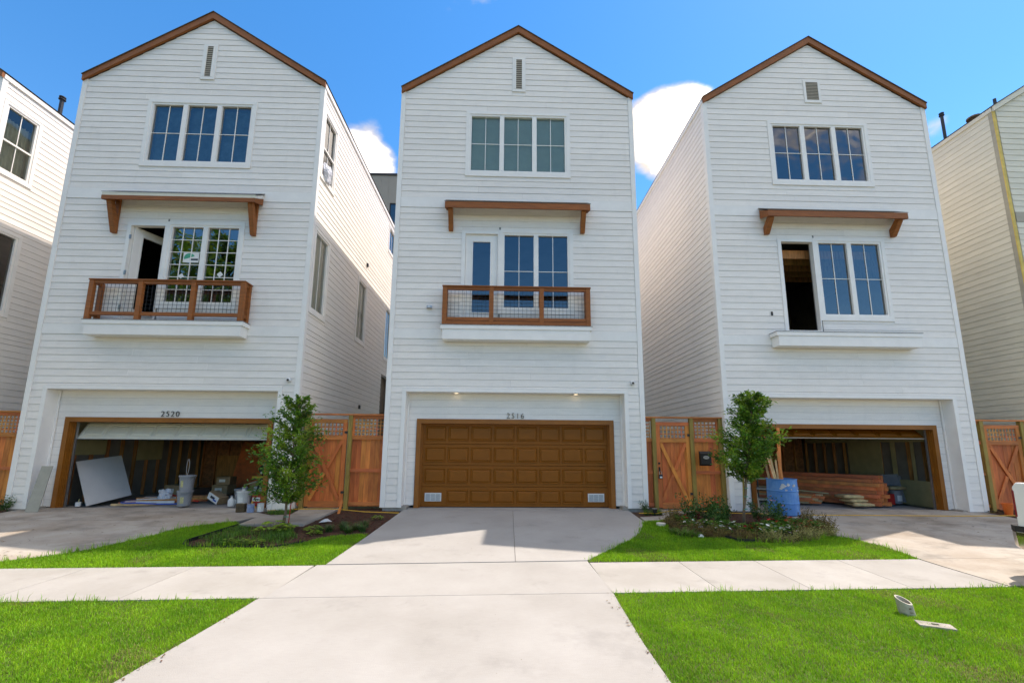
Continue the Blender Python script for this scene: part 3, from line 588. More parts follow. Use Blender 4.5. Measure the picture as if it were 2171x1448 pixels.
    if key in 'CEA':
        g = MB().box(.88, 5.85, .50, .56, -.11, 2.10).build('garage_door', 'door_brown', H)
        dm = 'door_brown'
        # children built at the door face
        e = MB().box(.88, 5.85, .455, .47, -.105, -.085).build('bottom_seal', 'rubber', g)
        hs = [-.09, .42, .966, 1.522, 2.085]
        before = set(bpy.data.objects)
        door_panels(g, list(zip(hs[:-1], hs[1:])), .885, 5.845, 8, dm, skip={(0, 0), (0, 7)})
        for o in set(bpy.data.objects) - before: o.location = (0, .452, 0)
        for x0 in (1.0, 5.28):
            v = MB(); v.box(x0, x0 + .43, .438, .452, .05, .262); vo2 = v.build('door_vent', 'plastic_white', g)
            s = MB()
            for cxi in range(3):
                for rz in range(6): s.box(x0 + .03 + cxi * .13, x0 + .14 + cxi * .13, .430, .4379, .072 + rz * .029, .084 + rz * .029)
            s.build('vent_slot', 'plastic_grey', g)  # raised grey bars; the dark of the open slots put into colour
    else:
        dm = 'cream_door' if key == 'L' else 'door_brown'
        g = MB().box(.885, 5.845, .0, .02, -.012, 0).build('garage_door', 'rubber' if key == 'L' else 'slat_pale', H)
        door_panels(g, [(0, .52)], .885, 5.845, 8, dm)
        g.location = (0, .50, 1.63 if key == 'L' else 1.83); g.rotation_euler = (R(-33 if key == 'L' else -48), 0, 0)
        for xx in (.90, 5.80):
            MB().box(xx, xx + .03, .46, .50, -.10, 2.3).build('door_track', 'steel', H); MB().box(xx, xx + .03, .50, 3.2, 2.42, 2.46).build('door_track', 'steel', H)
    if key in 'CA':
        for xx in (1.78, 4.96):
            l = MB(); l.lathe([(.085, -.012), (.085, 0), (.065, 0), (.06, -.004)], 20, cap=False); lo = l.build('recessed_light', 'trim', H, loc=(xx, .19, 2.858)); MB().lathe([(.06, -.004), (.06, -.002)], 20).build('lamp_disc', 'lamp_glow', lo)
    if key in 'CL':
        cx = 6.42 if key == 'C' else 6.45
        s = MB(); s.lathe([(.0, -.01), (.055, -.01), (.06, .02), (.05, .06), (.0, .075)], 16); so = s.build('security_camera', 'plastic_white', H, smooth=True, loc=(cx, -.024, 3.14)); so.rotation_euler = (R(90), 0, 0)
        s = MB(); s.lathe([(.0, .074), (.03, .070), (.022, .085), (.0, .09)], 12); s.build('lens', 'black', so)
    if key == 'C':
        s = MB(); s.box(.95, 1.09, -.09, -.02, 5.10, 5.185); so = s.build('wall_light', 'steel', H, bevel=.012); MB().box(.985, 1.055, -.095, -.0895, 5.115, 5.155).build('lamp_lens', 'plastic_white', so)
    if key == 'R':
        MB().box(1.47, 1.525, -.024, -.018, 5.11, 5.22).build('outlet_hole', 'black', H)
    num = {'C': '2516', 'L': '2520'}.get(key)
    if num:
        cu = bpy.data.curves.new('num', 'FONT'); cu.body = num; cu.size = .205; cu.extrude = .008; cu.space_character = 1.22; cu.align_x = 'CENTER'; cu.offset = -.0035
        to = bpy.data.objects.new('num', cu); col.objects.link(to); dg = bpy.context.evaluated_depsgraph_get(); me = bpy.data.meshes.new_from_object(to.evaluated_get(dg)); bpy.data.objects.remove(to)
        me.materials.clear(); me.materials.append(M['black']); no = link('house_number', me, H, (3.35, yr - .034, 2.21), (R(90), 0, 0))
    return H, front
XL, YL, ZL = -8.886, -.166, -.046; XR, YR, ZR = 8.844, -.007, -.053
HC, _ = house(0, 0, 0, 'C', 'white gabled townhouse in the middle with closed brown garage door numbered 2516')
HL, _ = house(XL, YL, ZL, 'L', 'white gabled townhouse numbered 2520 with balcony door ajar and cluttered open garage')
HR, _ = house(XR, YR, ZR, 'R', 'white gabled townhouse without balcony railing, lumber stacked in its open garage')
HA, _ = house(-17.77, -.2, -.05, 'A', 'white townhouse cut off by the left edge, curtain in its upper side window')
HE, _ = house(17.69, 0, -.05, 'E', 'cream unpainted townhouse at the right edge with yellow corner board', sid='cream_siding', trim='cream_siding')
# roof pipes
def pipe(H, x, y, z0, z1, r, cap=True):
    b = MB(); b.tube([(x, y, z0), (x, y, z1)], r, 12)
    if cap: b.lathe([(r * 1.05, 0), (r * 1.7, .01), (r * 1.7, .04), (r * 1.1, .05), (r * 1.1, .08), (r * 1.6, .09), (r * 1.6, .12)], 12, (x, y, z1))
    b.lathe([(r * 2.2, 0), (r * 1.2, .12)], 12, (x, y, z0 - .02)); return b.build('roof_pipe', 'dark_metal', H, smooth=False)
pipe(HA, 6.1, 2.0, 12.0, 12.72, .055); pipe(HA, 6.1, 1.65, 12.05, 12.2, .03, False)
pipe(HE, .81, 2.0, 12.1, 13.22, .045); pipe(HE, .81, .49, 12.1, 12.52, .04, False)
b = MB(); b.lathe([(.09, 0), (.09, .22), (.18, .24), (.18, .29), (.06, .36)], 14, (.81, 1.1, 12.1)); b.build('roof_vent', 'bark', HE)
b = MB(); b.prism([(.55, 12.02), (1.3, 12.55), (1.3, 12.63), (.55, 12.10)], -.02, .5); b.build('ridge_box_vent', 'dark_metal', HE)
# grey block behind
RB = thing('apartment_block', 'tall grey flat-roofed block behind, seen between the two left townhouses', 'building', (-4.5, 14, -.1))
wl = MB(); grid_wall(wl, -2.6, 3.2, 0, 18.75, [(.22, .9, 15.2, 16.85)], 0, -5, lambda u, d, w: (u, -d, w)); wl.build('wall', 'grey_panel', RB)
MB().box(-2.7, 3.3, -.06, 5.1, 18.751, 18.88).build('parapet_cap', 'dark_metal', RB)
f = MB(); f.box(.22, .28, .02, .1, 15.2, 16.85); f.box(.84, .9, .02, .1, 15.2, 16.85); f.box(.28, .84, .02, .1, 16.79, 16.85); f.box(.28, .84, .02, .1, 15.2, 15.26); f = f.build('window', 'dark_metal', RB); MB().add([(.28, .06, 15.26), (.84, .06, 15.26), (.84, .06, 16.79), (.28, .06, 16.79)], [(0, 1, 2, 3)]).build('pane', 'glass', f)
for xx in (-1.5, -.4, .1, 1.6): MB().box(xx - .012, xx + .012, -.012, -.001, 0, 18.74).build('panel_joint', 'grey_panel', RB)
# ------------------------------------------------------------------ fences
def lattice(parent, x0, x1, z0, z1, y):
    b = MB(); p = .088; w = .0175
    n = max(1, int((x1 - x0) / p)); m = max(1, int((z1 - z0) / p))
    for i in range(n + 1): u = x0 + (x1 - x0) * i / n; b.box(max(x0, u - w), min(x1, u + w), y, y + .007, z0, z1)
    for j in range(m + 1): u = z0 + (z1 - z0) * j / m; b.box(x0, x1, y + .0075, y + .014, max(z0, u - w), min(z1, u + w))
    return b.build('lattice', 'lattice', parent)
def pickets(parent, x0, x1, z0, z1, y, w=.125):
    n = max(1, round((x1 - x0) / w)); ww = (x1 - x0) / n
    for i in range(n):
        dz = random.uniform(-.004, .004); b = MB().box(x0 + i * ww + .0015, x0 + (i + 1) * ww - .0015, y + random.uniform(-.003, .003), y + .016, z0, z1 + dz); b.build('picket', 'cedar', parent)
def fence_panel(F, x0, x1, y):
    if x1 - x0 < .03: return
    lattice(F, x0 + .03, x1 - .03, 1.765, 2.215, y + .012)
    for z0, z1 in ((2.215, 2.284), (1.672, 1.765), (.85, .93), (.03, .11)): MB().box(x0, x1, y - .02, y + .018, z0, z1).build('rail', 'cedar_h', F)
    for xx in (x0, x1 - .04):
        if x1 - x0 > .3: MB().box(xx, xx + .04, y - .018, y + .0179, 1.766, 2.214).build('stile', 'cedar', F)
    pickets(F, x0, x1, .0, 1.68, y + .0185)
def fence(label, x0, x1, posts, gate, panels, y=.15, group='cedar side fences between the houses', handle=True):
    F = thing('cedar_fence', label, 'fence', (0, y, -.05), group=group); y = 0
    MB().box(x0, x1, -.07, .07, 2.29, 2.328).build('cap_rail', 'cedar_h', F)
    for x in posts: MB().box(x - .05, x + .05, -.06, .04, -.25, 2.288).build('post', 'treated', F, bevel=.004)
    for a, b in panels: fence_panel(F, a, b, -.0)
    if gate:
        a, b = gate; G = MB().box(a, b, -.028, .008, 2.10, 2.19).build('gate', 'cedar_h', F)
        for xx in (a, b - .10): MB().box(xx, xx + .10, -.027, .009, .0, 2.099).build('stile', 'cedar', G)
        for z0, z1 in ((1.66, 1.765), (-.02, .13)): MB().box(a + .1005, b - .1005, -.0275, .0085, z0, z1).build('rail', 'cedar_h', G)
        lattice(G, a + .10, b - .10, 1.766, 2.099, -.012)
        pickets(G, a + .02, b - .02, .0, 1.72, .0095, .118)
        bx0, bx1 = a + .11, b - .11
        c = MB().bar((bx0, -.018, 1.64), (bx1, -.018, .15), .085, .018, (0, 1, 0)); c.build('brace', 'cedar', G)
        zc = .895; xc = (bx0 + bx1) / 2; k = .045 / (bx1 - bx0) * 1.9
        for t0, t1 in ((0, .455), (.545, 1)):
            pA = Vector((bx0, -.0165, .15)).lerp(Vector((bx1, -.0165, 1.64)), t0); pB = Vector((bx0, -.0165, .15)).lerp(Vector((bx1, -.0165, 1.64)), t1); MB().bar(pA, pB, .085, .018, (0, 1, 0)).build('brace', 'cedar', G)
        if handle:
            k = MB(); k.lathe([(.0, 0), (.028, 0), (.026, .018), (.0, .022)], 14); ko = k.build('deadbolt', 'black', G, loc=(a + .05, -.0285, 1.12)); ko.rotation_euler = (R(90), 0, 0)
            h = MB(); h.box(a + .03, a + .07, -.04, -.0285, .90, 1.03); h.tube([(a + .05, -.035, 1.0), (a + .05, -.075, .99), (a + .05, -.08, .90), (a + .05, -.04, .86)], .008, 8); h.build('gate_handle', 'black', G)
        for z in (.35, 1.85): MB().box(b - .06, b + .04, -.034, -.0285, z - .03, z + .03).build('hinge', 'dark_metal', G)
    return F
fence('cedar fence and gate behind the young tree, between houses 2520 and 2516', -2.15, -.03, [-2.03, -.92], (-1.965, -1.00), [(-2.15, -2.085), (-.865, -.035)], handle=False)
fence('cedar fence with black mailbox and X-braced gate, right of the closed garage', 6.735, 8.81, [6.985, 7.99, 8.76], (7.045, 7.93), [(6.735, 6.93), (8.045, 8.705)])
fence('reddish cedar fence and gate behind the white truck', 15.58, 17.65, [15.87, 17.0, 17.6], (15.93, 16.93), [(15.58, 15.815), (17.055, 17.545)], handle=False)
fence('sliver of cedar fence at the left edge beside house 2520', -11.04, -8.93, [-10.95, -10.0, -8.98], None, [(-10.9, -10.055), (-9.945, -9.035)])
# mailbox, padlock
mb = thing('mailbox', 'black wall mailbox with oval plate on the cedar fence panel', 'mailbox', (8.26, .06, 1.02))
b = MB(); b.prism([(0, 0), (0, .34), (-.05, .36), (-.11, .30), (-.11, .04), (-.09, 0)], -.14, .14, 'x'); b.build('box', 'black', mb, bevel=.01)
b = MB(); b.prism([(-.001, .362), (-.06, .365), (-.125, .30), (-.12, .285), (-.055, .35), (-.001, .35)], -.15, .15, 'x'); b.build('lid', 'black', mb)
b = MB(); b.add([(.075 * math.cos(t * math.pi / 12), -.116, .21 + .042 * math.sin(t * math.pi / 12)) for t in range(24)] + [(.075 * math.cos(t * math.pi / 12), -.108, .21 + .042 * math.sin(t * math.pi / 12)) for t in range(24)], [tuple(range(24))] + [(i, (i + 1) % 24, 24 + (i + 1) % 24, 24 + i) for i in range(24)]); pl = b.build('oval_plate', 'steel', mb)
MB().box(-.05, .05, -.118, -.1161, .203, .217).build('plate_lettering', 'print_dark', pl)
lb = thing('lockbox', 'dark key lockbox hanging from the gate handle beside the closed garage', 'lockbox', (7.10, .07, .68))
MB().box(-.045, .045, -.03, .03, 0, .11).build('body', 'dark_metal', lb, bevel=.012); MB().tube([(-.03, 0, .105), (-.03, 0, .17), (0, 0, .195), (.03, 0, .17), (.03, 0, .105)], .006, 8).build('shackle', 'steel', lb); MB().box(-.03, .03, -.034, -.0305, .02, .06).build('dial_plate', 'label_white', lb)

# ------------------------------------------------------------------ vegetation
def leaf_pts(base, d, n, ln, wd, fold=.25):
    """rhombic folded leaf: base, left, tip, right"""
    side = d.cross(n)
    if side.length < 1e-4: side = d.orthogonal()
    side.normalize(); mid = base + d * ln * .45
    return [base, mid + side * wd * .5 + n * wd * fold, base + d * ln - n * ln * .12, mid - side * wd * .5 + n * wd * fold]
def leafmesh(name, leaves, m):
    v = []; f = []
    for p in leaves:
        b = len(v); v += [tuple(q) for q in p]; f += [(b, b + 1, b + 2), (b, b + 2, b + 3)]
    me = bpy.data.meshes.new(name); me.from_pydata(v, [], f); me.materials.append(M[m]); me.update(); return me
def rv(rs): 
    v = Vector((rs.gauss(0, 1), rs.gauss(0, 1), rs.gauss(0, 1))); return v.normalized()
def tree(name, label, loc, zs, prof, nb, lpb, ll, lw, seed, trunk_r=.03, mats=('leaf', 'leaf_light'), lean=(0, 0), lightfrac=.22, group=None, bark='bark', twig=.35, up=.25):
    rs = random.Random(seed); T = thing(name, label, 'tree', loc, group=group)
    top = zs[-1]
    tp = []; 
    for i in range(9):
        t = i / 8; tp.append(Vector((lean[0] * t + .02 * math.sin(i * 2.1 + seed) * (t > 0), lean[1] * t + .02 * math.cos(i * 1.7 + seed) * (t > 0), top * .96 * t - .08 * (t == 0))))
    MB().tube(tp, [trunk_r * (1.25 if i == 0 else 1 - .085 * i) for i in range(9)], 8).build('trunk', bark, T, smooth=True)
    def axis(z):
        t = max(0, min(.999, z / (top * .96))) * 8; i = int(t); return tp[i].lerp(tp[i + 1], t - i)
    br = MB(); A = []; Bl = []
    zlo, zhi = zs[0], zs[-1]
    for k in range(nb):
        t = (k + rs.random()) / nb; z = zlo + (zhi - zlo) * t; rad = np.interp(z, zs, prof) * (rs.uniform(.4, 1.0) if rs.random() < .75 else rs.uniform(1.0, 1.4)); az = k * 2.39996 + rs.uniform(-.4, .4)
        d = Vector((math.cos(az), math.sin(az), up + rs.uniform(-.2, .35))).normalized(); st = axis(max(zlo * .9, z - rad * .4)); en = st + Vector((d.x * rad, d.y * rad, (z - st.z) + d.z * rad * .3))
        md = (st + en) / 2 + rv(rs) * rad * .08
        br.tube([st, md, en], [trunk_r * .28 + .002, trunk_r * .2 + .0015, .0015], 4, False)
        nl = int(lpb * (.35 + rad / max(prof)))
        lite = rs.random() < lightfrac
        for q in range(nl):
            u = rs.random() ** .55; c = (st.lerp(md, u * 2) if u < .5 else md.lerp(en, u * 2 - 1)) + rv(rs) * rad * twig * rs.random() * (.4 + .6 * u)
            dd = (d + rv(rs) * .8 + Vector((0, 0, -.15))).normalized(); n = (Vector((0, 0, 1)) + rv(rs) * .7).normalized(); L_ = ll * rs.uniform(.65, 1.2)
            (Bl if (lite and u > .45) or rs.random() < .08 else A).append(leaf_pts(c, dd, n, L_, lw * L_ / ll))
    br.build('branches', bark, T)
    crown = link('crown', leafmesh('crown', A, mats[0]), T); link('light_leaves', leafmesh('light_leaves', Bl, mats[1]), crown)  # paler leaves toward branch ends, leaf highlights put into their colour
    return T
tl = tree('young_tree', 'young bushy tree with narrow crown and red stake in front of house 2520', (-1.60, -1.57, gz(-1.57) - .02), [.50, .75, 1.1, 1.6, 2.1, 2.45, 2.72], [.34, .68, .74, .66, .54, .40, .18], 92, 100, .088, .037, 5, .030, lean=(.12, 0), lightfrac=.36, twig=.32, up=.6)
MB().tube([(.10, .02, -.05), (.13, .02, .62)], .010, 8).build('stake', 'hose_red', tl); MB().tube([(.0, 0, .18), (.05, -.045, .19), (.12, .0, .18)], .008, 6).build('tree_tie', 'sticker_green', tl)
tr = tree('young_tree', 'young tree with oval glossy crown tied to a stake in the flower bed', (8.30, -1.45, gz(-1.45) - .02), [1.02, 1.25, 1.6, 1.95, 2.25, 2.6, 2.92], [.32, .50, .62, .60, .48, .42, .24], 88, 100, .098, .038, 11, .030, lean=(.42, .0), lightfrac=.36, twig=.31, up=.6)
MB().tube([(.05, .03, -.05), (.11, .03, 1.15)], .022, 8).build('stake', 'treated', tr)
for zz in (.35, .62, .80): MB().tube([(.0 + zz * .12, -.05, zz), (.07 + zz * .1, -.045, zz + .01), (.09 + zz * .1, .05, zz), (.02 + zz * .1, .05, zz), (.0 + zz * .12, -.05, zz)], .007, 5).build('tree_tie', 'sticker_green', tr)

def plant_meshes(kind, seed):
    rs = random.Random(seed); A = []; Fl = []
    if kind == 'rose':
        for s in range(16):
            az = rs.uniform(0, 6.28); tip = Vector((math.cos(az) * rs.uniform(.05, .24), math.sin(az) * rs.uniform(.05, .24), rs.uniform(.22, .46)))
            for q in range(26):
                u = rs.uniform(.25, 1.05); c = tip * u + rv(rs) * .045; A.append(leaf_pts(c, (rv(rs) + Vector((0, 0, .1))).normalized(), (Vector((0, 0, 1)) + rv(rs) * .6).normalized(), rs.uniform(.035, .06), .028))
            if rs.random() < .35: Fl.append(tip * 1.03)
        return leafmesh('foliage', A, 'leaf_dark'), Fl
    if kind == 'vinca':
        for s in range(22):
            az = rs.uniform(0, 6.28); r_ = rs.uniform(.0, .18); c = Vector((math.cos(az) * r_, math.sin(az) * r_, rs.uniform(.05, .20)))
            for q in range(9): A.append(leaf_pts(c + rv(rs) * .02, (Vector((math.cos(q * .7 + s), math.sin(q * .7 + s), .35))).normalized(), Vector((0, 0, 1)), rs.uniform(.05, .075), .028))
            if rs.random() < .22: Fl.append(c + Vector((0, 0, .05)))
        return leafmesh('foliage', A, 'leaf'), Fl
    if kind in ('bronze', 'straw', 'redleaf'):
        for s in range(34):
            az = rs.uniform(0, 6.28); r_ = rs.random() ** .5 * .15; b = Vector((math.cos(az) * r_ * .5, math.sin(az) * r_ * .5, 0)); d = Vector((math.cos(az) * r_ * 4.5, math.sin(az) * r_ * 4.5, .9 + rs.random() * .5)).normalized(); h = rs.uniform(.10, .30) * rs.uniform(.7, 1.1)
            for q in range(17):
                t = (q + rs.random()) / 17; A.append(leaf_pts(b + d * h * t + rv(rs) * .008, (d * .6 + rv(rs)).normalized(), rv(rs), rs.uniform(.025, .055) * (1.1 - .4 * t), .013))
        return leafmesh('foliage', A, {'bronze': 'leaf_bronze', 'straw': 'leaf_straw', 'redleaf': 'leaf_red'}[kind]), []
    if kind in ('liriope', 'liriope_dark'):
        v = []; f = []
        for s in range(150):
            az = rs.uniform(0, 6.28); sp = rs.uniform(.05, .22); h = rs.uniform(.12, .27); b0 = Vector((rs.gauss(0, .03), rs.gauss(0, .03), -.01)); w = .005; sd = Vector((-math.sin(az), math.cos(az), 0)) * w; ps = []
            for t in (0, .4, .75, 1): ps.append(b0 + Vector((math.cos(az) * sp * t ** 1.4, math.sin(az) * sp * t ** 1.4, h * (t - .28 * t * t * (1 + sp * 2)))))
            b = len(v); v += [tuple(q) for i, p in enumerate(ps) for q in ((p - sd * (1 - .3 * i), p + sd * (1 - .3 * i)) if i < 3 else (p,))]
            f += [(b, b + 1, b + 3, b + 2), (b + 2, b + 3, b + 5, b + 4), (b + 4, b + 5, b + 6)]
        me = bpy.data.meshes.new('foliage'); me.from_pydata(v, [], f); me.materials.append(M['leaf_dark' if kind == 'liriope_dark' else 'leaf']); me.update(); return me, []
    if kind == 'broad':
        for s in range(34):
            az = s * 2.4; r_ = .03 + .15 * (s / 34) ** .7; c = Vector((math.cos(az) * r_, math.sin(az) * r_, .16 - .5 * r_ + rs.uniform(-.02, .02))); A.append(leaf_pts(c, Vector((math.cos(az), math.sin(az), .1)).normalized(), Vector((0, 0, 1)), rs.uniform(.08, .12), .085, .12))
        return leafmesh('foliage', A, 'leaf_light'), []
def flower_mesh(m):
    b = MB()
    for k in range(5):
        a = k * 2 * math.pi / 5; c, s = math.cos(a), math.sin(a); b.add([(0, 0, 0), (.016 * c - .012 * s, .016 * s + .012 * c, .006), (.03 * c, .03 * s, .004), (.016 * c + .012 * s, .016 * s - .012 * c, .006)], [(0, 1, 2, 3)])
    b.lathe([(.0, .003), (.006, .004), (.0, .010)], 6); return b.mesh('flower', m)
FLM = {k: flower_mesh(k) for k in ('petal_white', 'petal_red', 'petal_pink')}
PM = {k: [plant_meshes(k, 31 * i + len(k)) for i in range(3)] for k in ('rose', 'vinca', 'bronze', 'straw', 'redleaf', 'liriope', 'liriope_dark', 'broad')}
PL = {'rose': ('rose_bush', 'rose bush', 'dark green leafy rose bush'), 'vinca': ('flowering_plant', 'flower', 'low green bedding plant'), 'bronze': ('ground_cover_plant', 'plant', 'bronze-tipped low mounding plant'), 'straw': ('ground_cover_plant', 'plant', 'pale straw-coloured low mounding plant'),
      'redleaf': ('red_leaf_plant', 'plant', 'small plant with dark red leaves'), 'liriope': ('grassy_plant', 'plant', 'bright green grassy clump'), 'liriope_dark': ('grassy_plant', 'plant', 'dark green grassy clump'), 'broad': ('broadleaf_plant', 'plant', 'pale green broad-leaved weed')}
def plant(kind, x, y, s, where, petal=None, group=None, rs=random.Random(3)):
    nm, cat, desc = PL[kind]; me, fl = PM[kind][rs.randrange(3)]
    P = thing(nm, desc + ' ' + where, cat, (x, y, gz(y) - .03), rs.uniform(0, 6.28), group or (desc + ' ' + where)); P.scale = (s, s, s * rs.uniform(.9, 1.1)); link('foliage', me, P)
    st = MB()
    for k in range(5):
        a = k * 1.26; st.tube([(0, 0, -.03), (.03 * math.cos(a), .03 * math.sin(a), .06), (.07 * math.cos(a), .07 * math.sin(a), .14)], .003, 4, False)
    st.build('stems', 'bark', P)
    if petal:
        for c in fl: link('flower', FLM[petal], P, tuple(c), (rs.uniform(-.7, .1), rs.uniform(-.5, .5), rs.uniform(0, 6)), (1.2, 1.2, 1.2) if kind == 'vinca' else (1, 1, 1))
    return P
# right flower bed
rs = random.Random(19)
BF = [(6.42, -2.28), (6.58, -2.46), (6.85, -2.45), (7.1, -2.46), (7.32, -2.46), (7.5, -2.66), (7.75, -2.74), (8.0, -2.76), (8.25, -2.74), (8.5, -2.71), (8.75, -2.67), (8.95, -2.60), (9.15, -2.50), (9.35, -2.42), (9.52, -2.28), (9.65, -2.10), (9.8, -1.88)]
for i, (x, y) in enumerate(BF):
    k = 'liriope' if i < 3 else ('bronze' if i in (3, 4, 5, 6, 15, 16) else 'straw')
    plant(k, x + rs.uniform(-.06, .06), y + rs.uniform(-.03, .08), rs.uniform(.8, 1.25), {'liriope': 'at the left front of the flower bed', 'bronze': 'edging the round flower bed', 'straw': 'along the front edge of the flower bed'}[k])
for x, y in [(6.62, -1.75), (6.66, -2.05), (6.6, -1.45), (6.85, -2.2), (6.8, -1.2), (7.1, -2.25), (7.4, -2.3), (7.7, -2.48), (9.75, -1.6), (9.95, -1.4), (10.05, -1.1), (9.55, -1.75), (9.3, -2.15), (9.0, -2.3), (9.9, -1.75), (9.5, -1.3), (7.0, -1.0), (7.15, -.75)]:
    plant('bronze', x + rs.uniform(-.05, .05), y + rs.uniform(-.05, .05), rs.uniform(.8, 1.3), 'inside the round flower bed')
for x, y, c in [(7.0, -1.95, 'petal_white'), (7.25, -2.0, 'petal_white'), (7.5, -2.05, 'petal_white'), (7.75, -2.1, 'petal_white'), (8.45, -2.3, 'petal_white'), (8.7, -2.35, 'petal_white'), (8.2, -2.45, 'petal_white'), (8.95, -1.95, 'petal_red'), (9.2, -1.9, 'petal_red'), (8.6, -2.05, 'petal_red'), (9.45, -2.0, 'petal_red'), (8.05, -2.2, 'petal_red'), (6.95, -1.6, 'petal_red')]:
    plant('vinca', x, y, 1.15, 'with %s flowers in the round bed' % ('white' if c == 'petal_white' else 'red'), c)
for x, y, s, c, w in [(7.2, -1.25, 1.25, None, 'at the back left of the round bed'), (7.55, -1.35, 1.2, 'petal_red', 'with red blooms in the round bed'), (8.0, -1.2, 1.05, None, 'just left of the staked tree'), (8.1, -.5, 1.25, None, 'against the fence panel under the mailbox'), (8.75, -1.35, 1.2, 'petal_pink', 'just right of the staked tree'), (9.1, -1.3, 1.2, 'petal_pink', 'with pink blooms in front of the blue barrel'), (8.9, -1.75, 1.1, None, 'at the middle right of the round bed'), (7.7, -1.7, 1.1, None, 'at the centre of the round bed')]:
    plant('rose', x, y, s, w, c)
for x, y in [(8.5, -1.85), (8.65, -1.7), (7.55, -.75)]: plant('redleaf', x, y, 1.1, 'in the round flower bed')
# left bed
for x, y in [(-.45, -2.0), (-.2, -1.9), (.02, -1.85), (-.3, -1.65), (.12, -1.6), (-.05, -2.1), (.2, -2.0), (-.6, -2.15)]: plant('liriope_dark', x, y, .95, 'in the bare bed beside the middle driveway')
for x, y, s in [(-1.5, -2.15, 1.35), (-1.35, -2.0, 1.0), (-.75, -2.05, .8), (.2, -.95, .6), (-1.9, -2.9, .6), (-1.6, -2.95, .65), (-1.35, -2.95, .6), (-.62, -2.3, .6)]: plant('broad', x, y, s, 'in the bed under the left tree', group='broad-leaved weeds in the left bed')
for x, y in [(-9.0, -.45), (-9.25, -.3), (-8.75, -.3), (-9.5, -.5)]: plant('rose', x, y, .8, 'at the far left beside the wall')
for x, y in [(6.55, -.35), (6.75, -.3), (6.9, -.25)]: plant('liriope', x, y, .8, 'at the right corner of house 2516')
plant('rose', 6.6, -.1, .6, 'at the right corner of house 2516')
# landscape spot, white stone, lids
sp = thing('landscape_light', 'small black garden spotlight at the right corner of house 2516', 'light', (6.73, -.42, gz(-.42) - .03)); MB().lathe([(.012, -.05), (.012, .06), (.05, .07), (.055, .16), (.0, .165)], 12).build('lamp_body', 'black', sp); MB().lathe([(.06, .16), (.06, .175), (.0, .18)], 12).build('lamp_cap', 'steel', sp)
def blob(name, label, cat, loc, r, m, seed=0, amp=.25, parent=None, sub=3):
    bm = bmesh.new(); bmesh.ops.create_icosphere(bm, subdivisions=sub, radius=1)
    for v in bm.verts:
        n = mnoise.noise(v.co * 1.6 + Vector((seed, 0, 0))) + .5 * mnoise.noise(v.co * 4 + Vector((seed, 5, 0))); v.co *= 1 + amp * n; v.co.x *= r[0]; v.co.y *= r[1]; v.co.z *= r[2]
    me = bpy.data.meshes.new(name); bm.to_mesh(me); bm.free(); me.materials.append(M[m]); o = link(name, me, parent, loc)
    if label: tag(o, label, cat)
    return o
blob('white_stone', 'round white stone at the front of the flower bed', 'stone', (6.86, -2.50, gz(-2.5) + .02), (.055, .05, .045), 'plastic_white', 2, .12)
ld = thing('valve_lid', 'pale green irrigation lid in the grass by the middle driveway', 'lid', (6.46, -1.52, gz(-1.52) + .015)); MB().lathe([(.10, -.05), (.10, .03), (.09, .036), (.0, .036)], 20).build('lid', 'slat_pale', ld); MB().box(-.03, .03, -.008, .008, .0361, .042).build('lid_handle', 'slat_pale', ld)

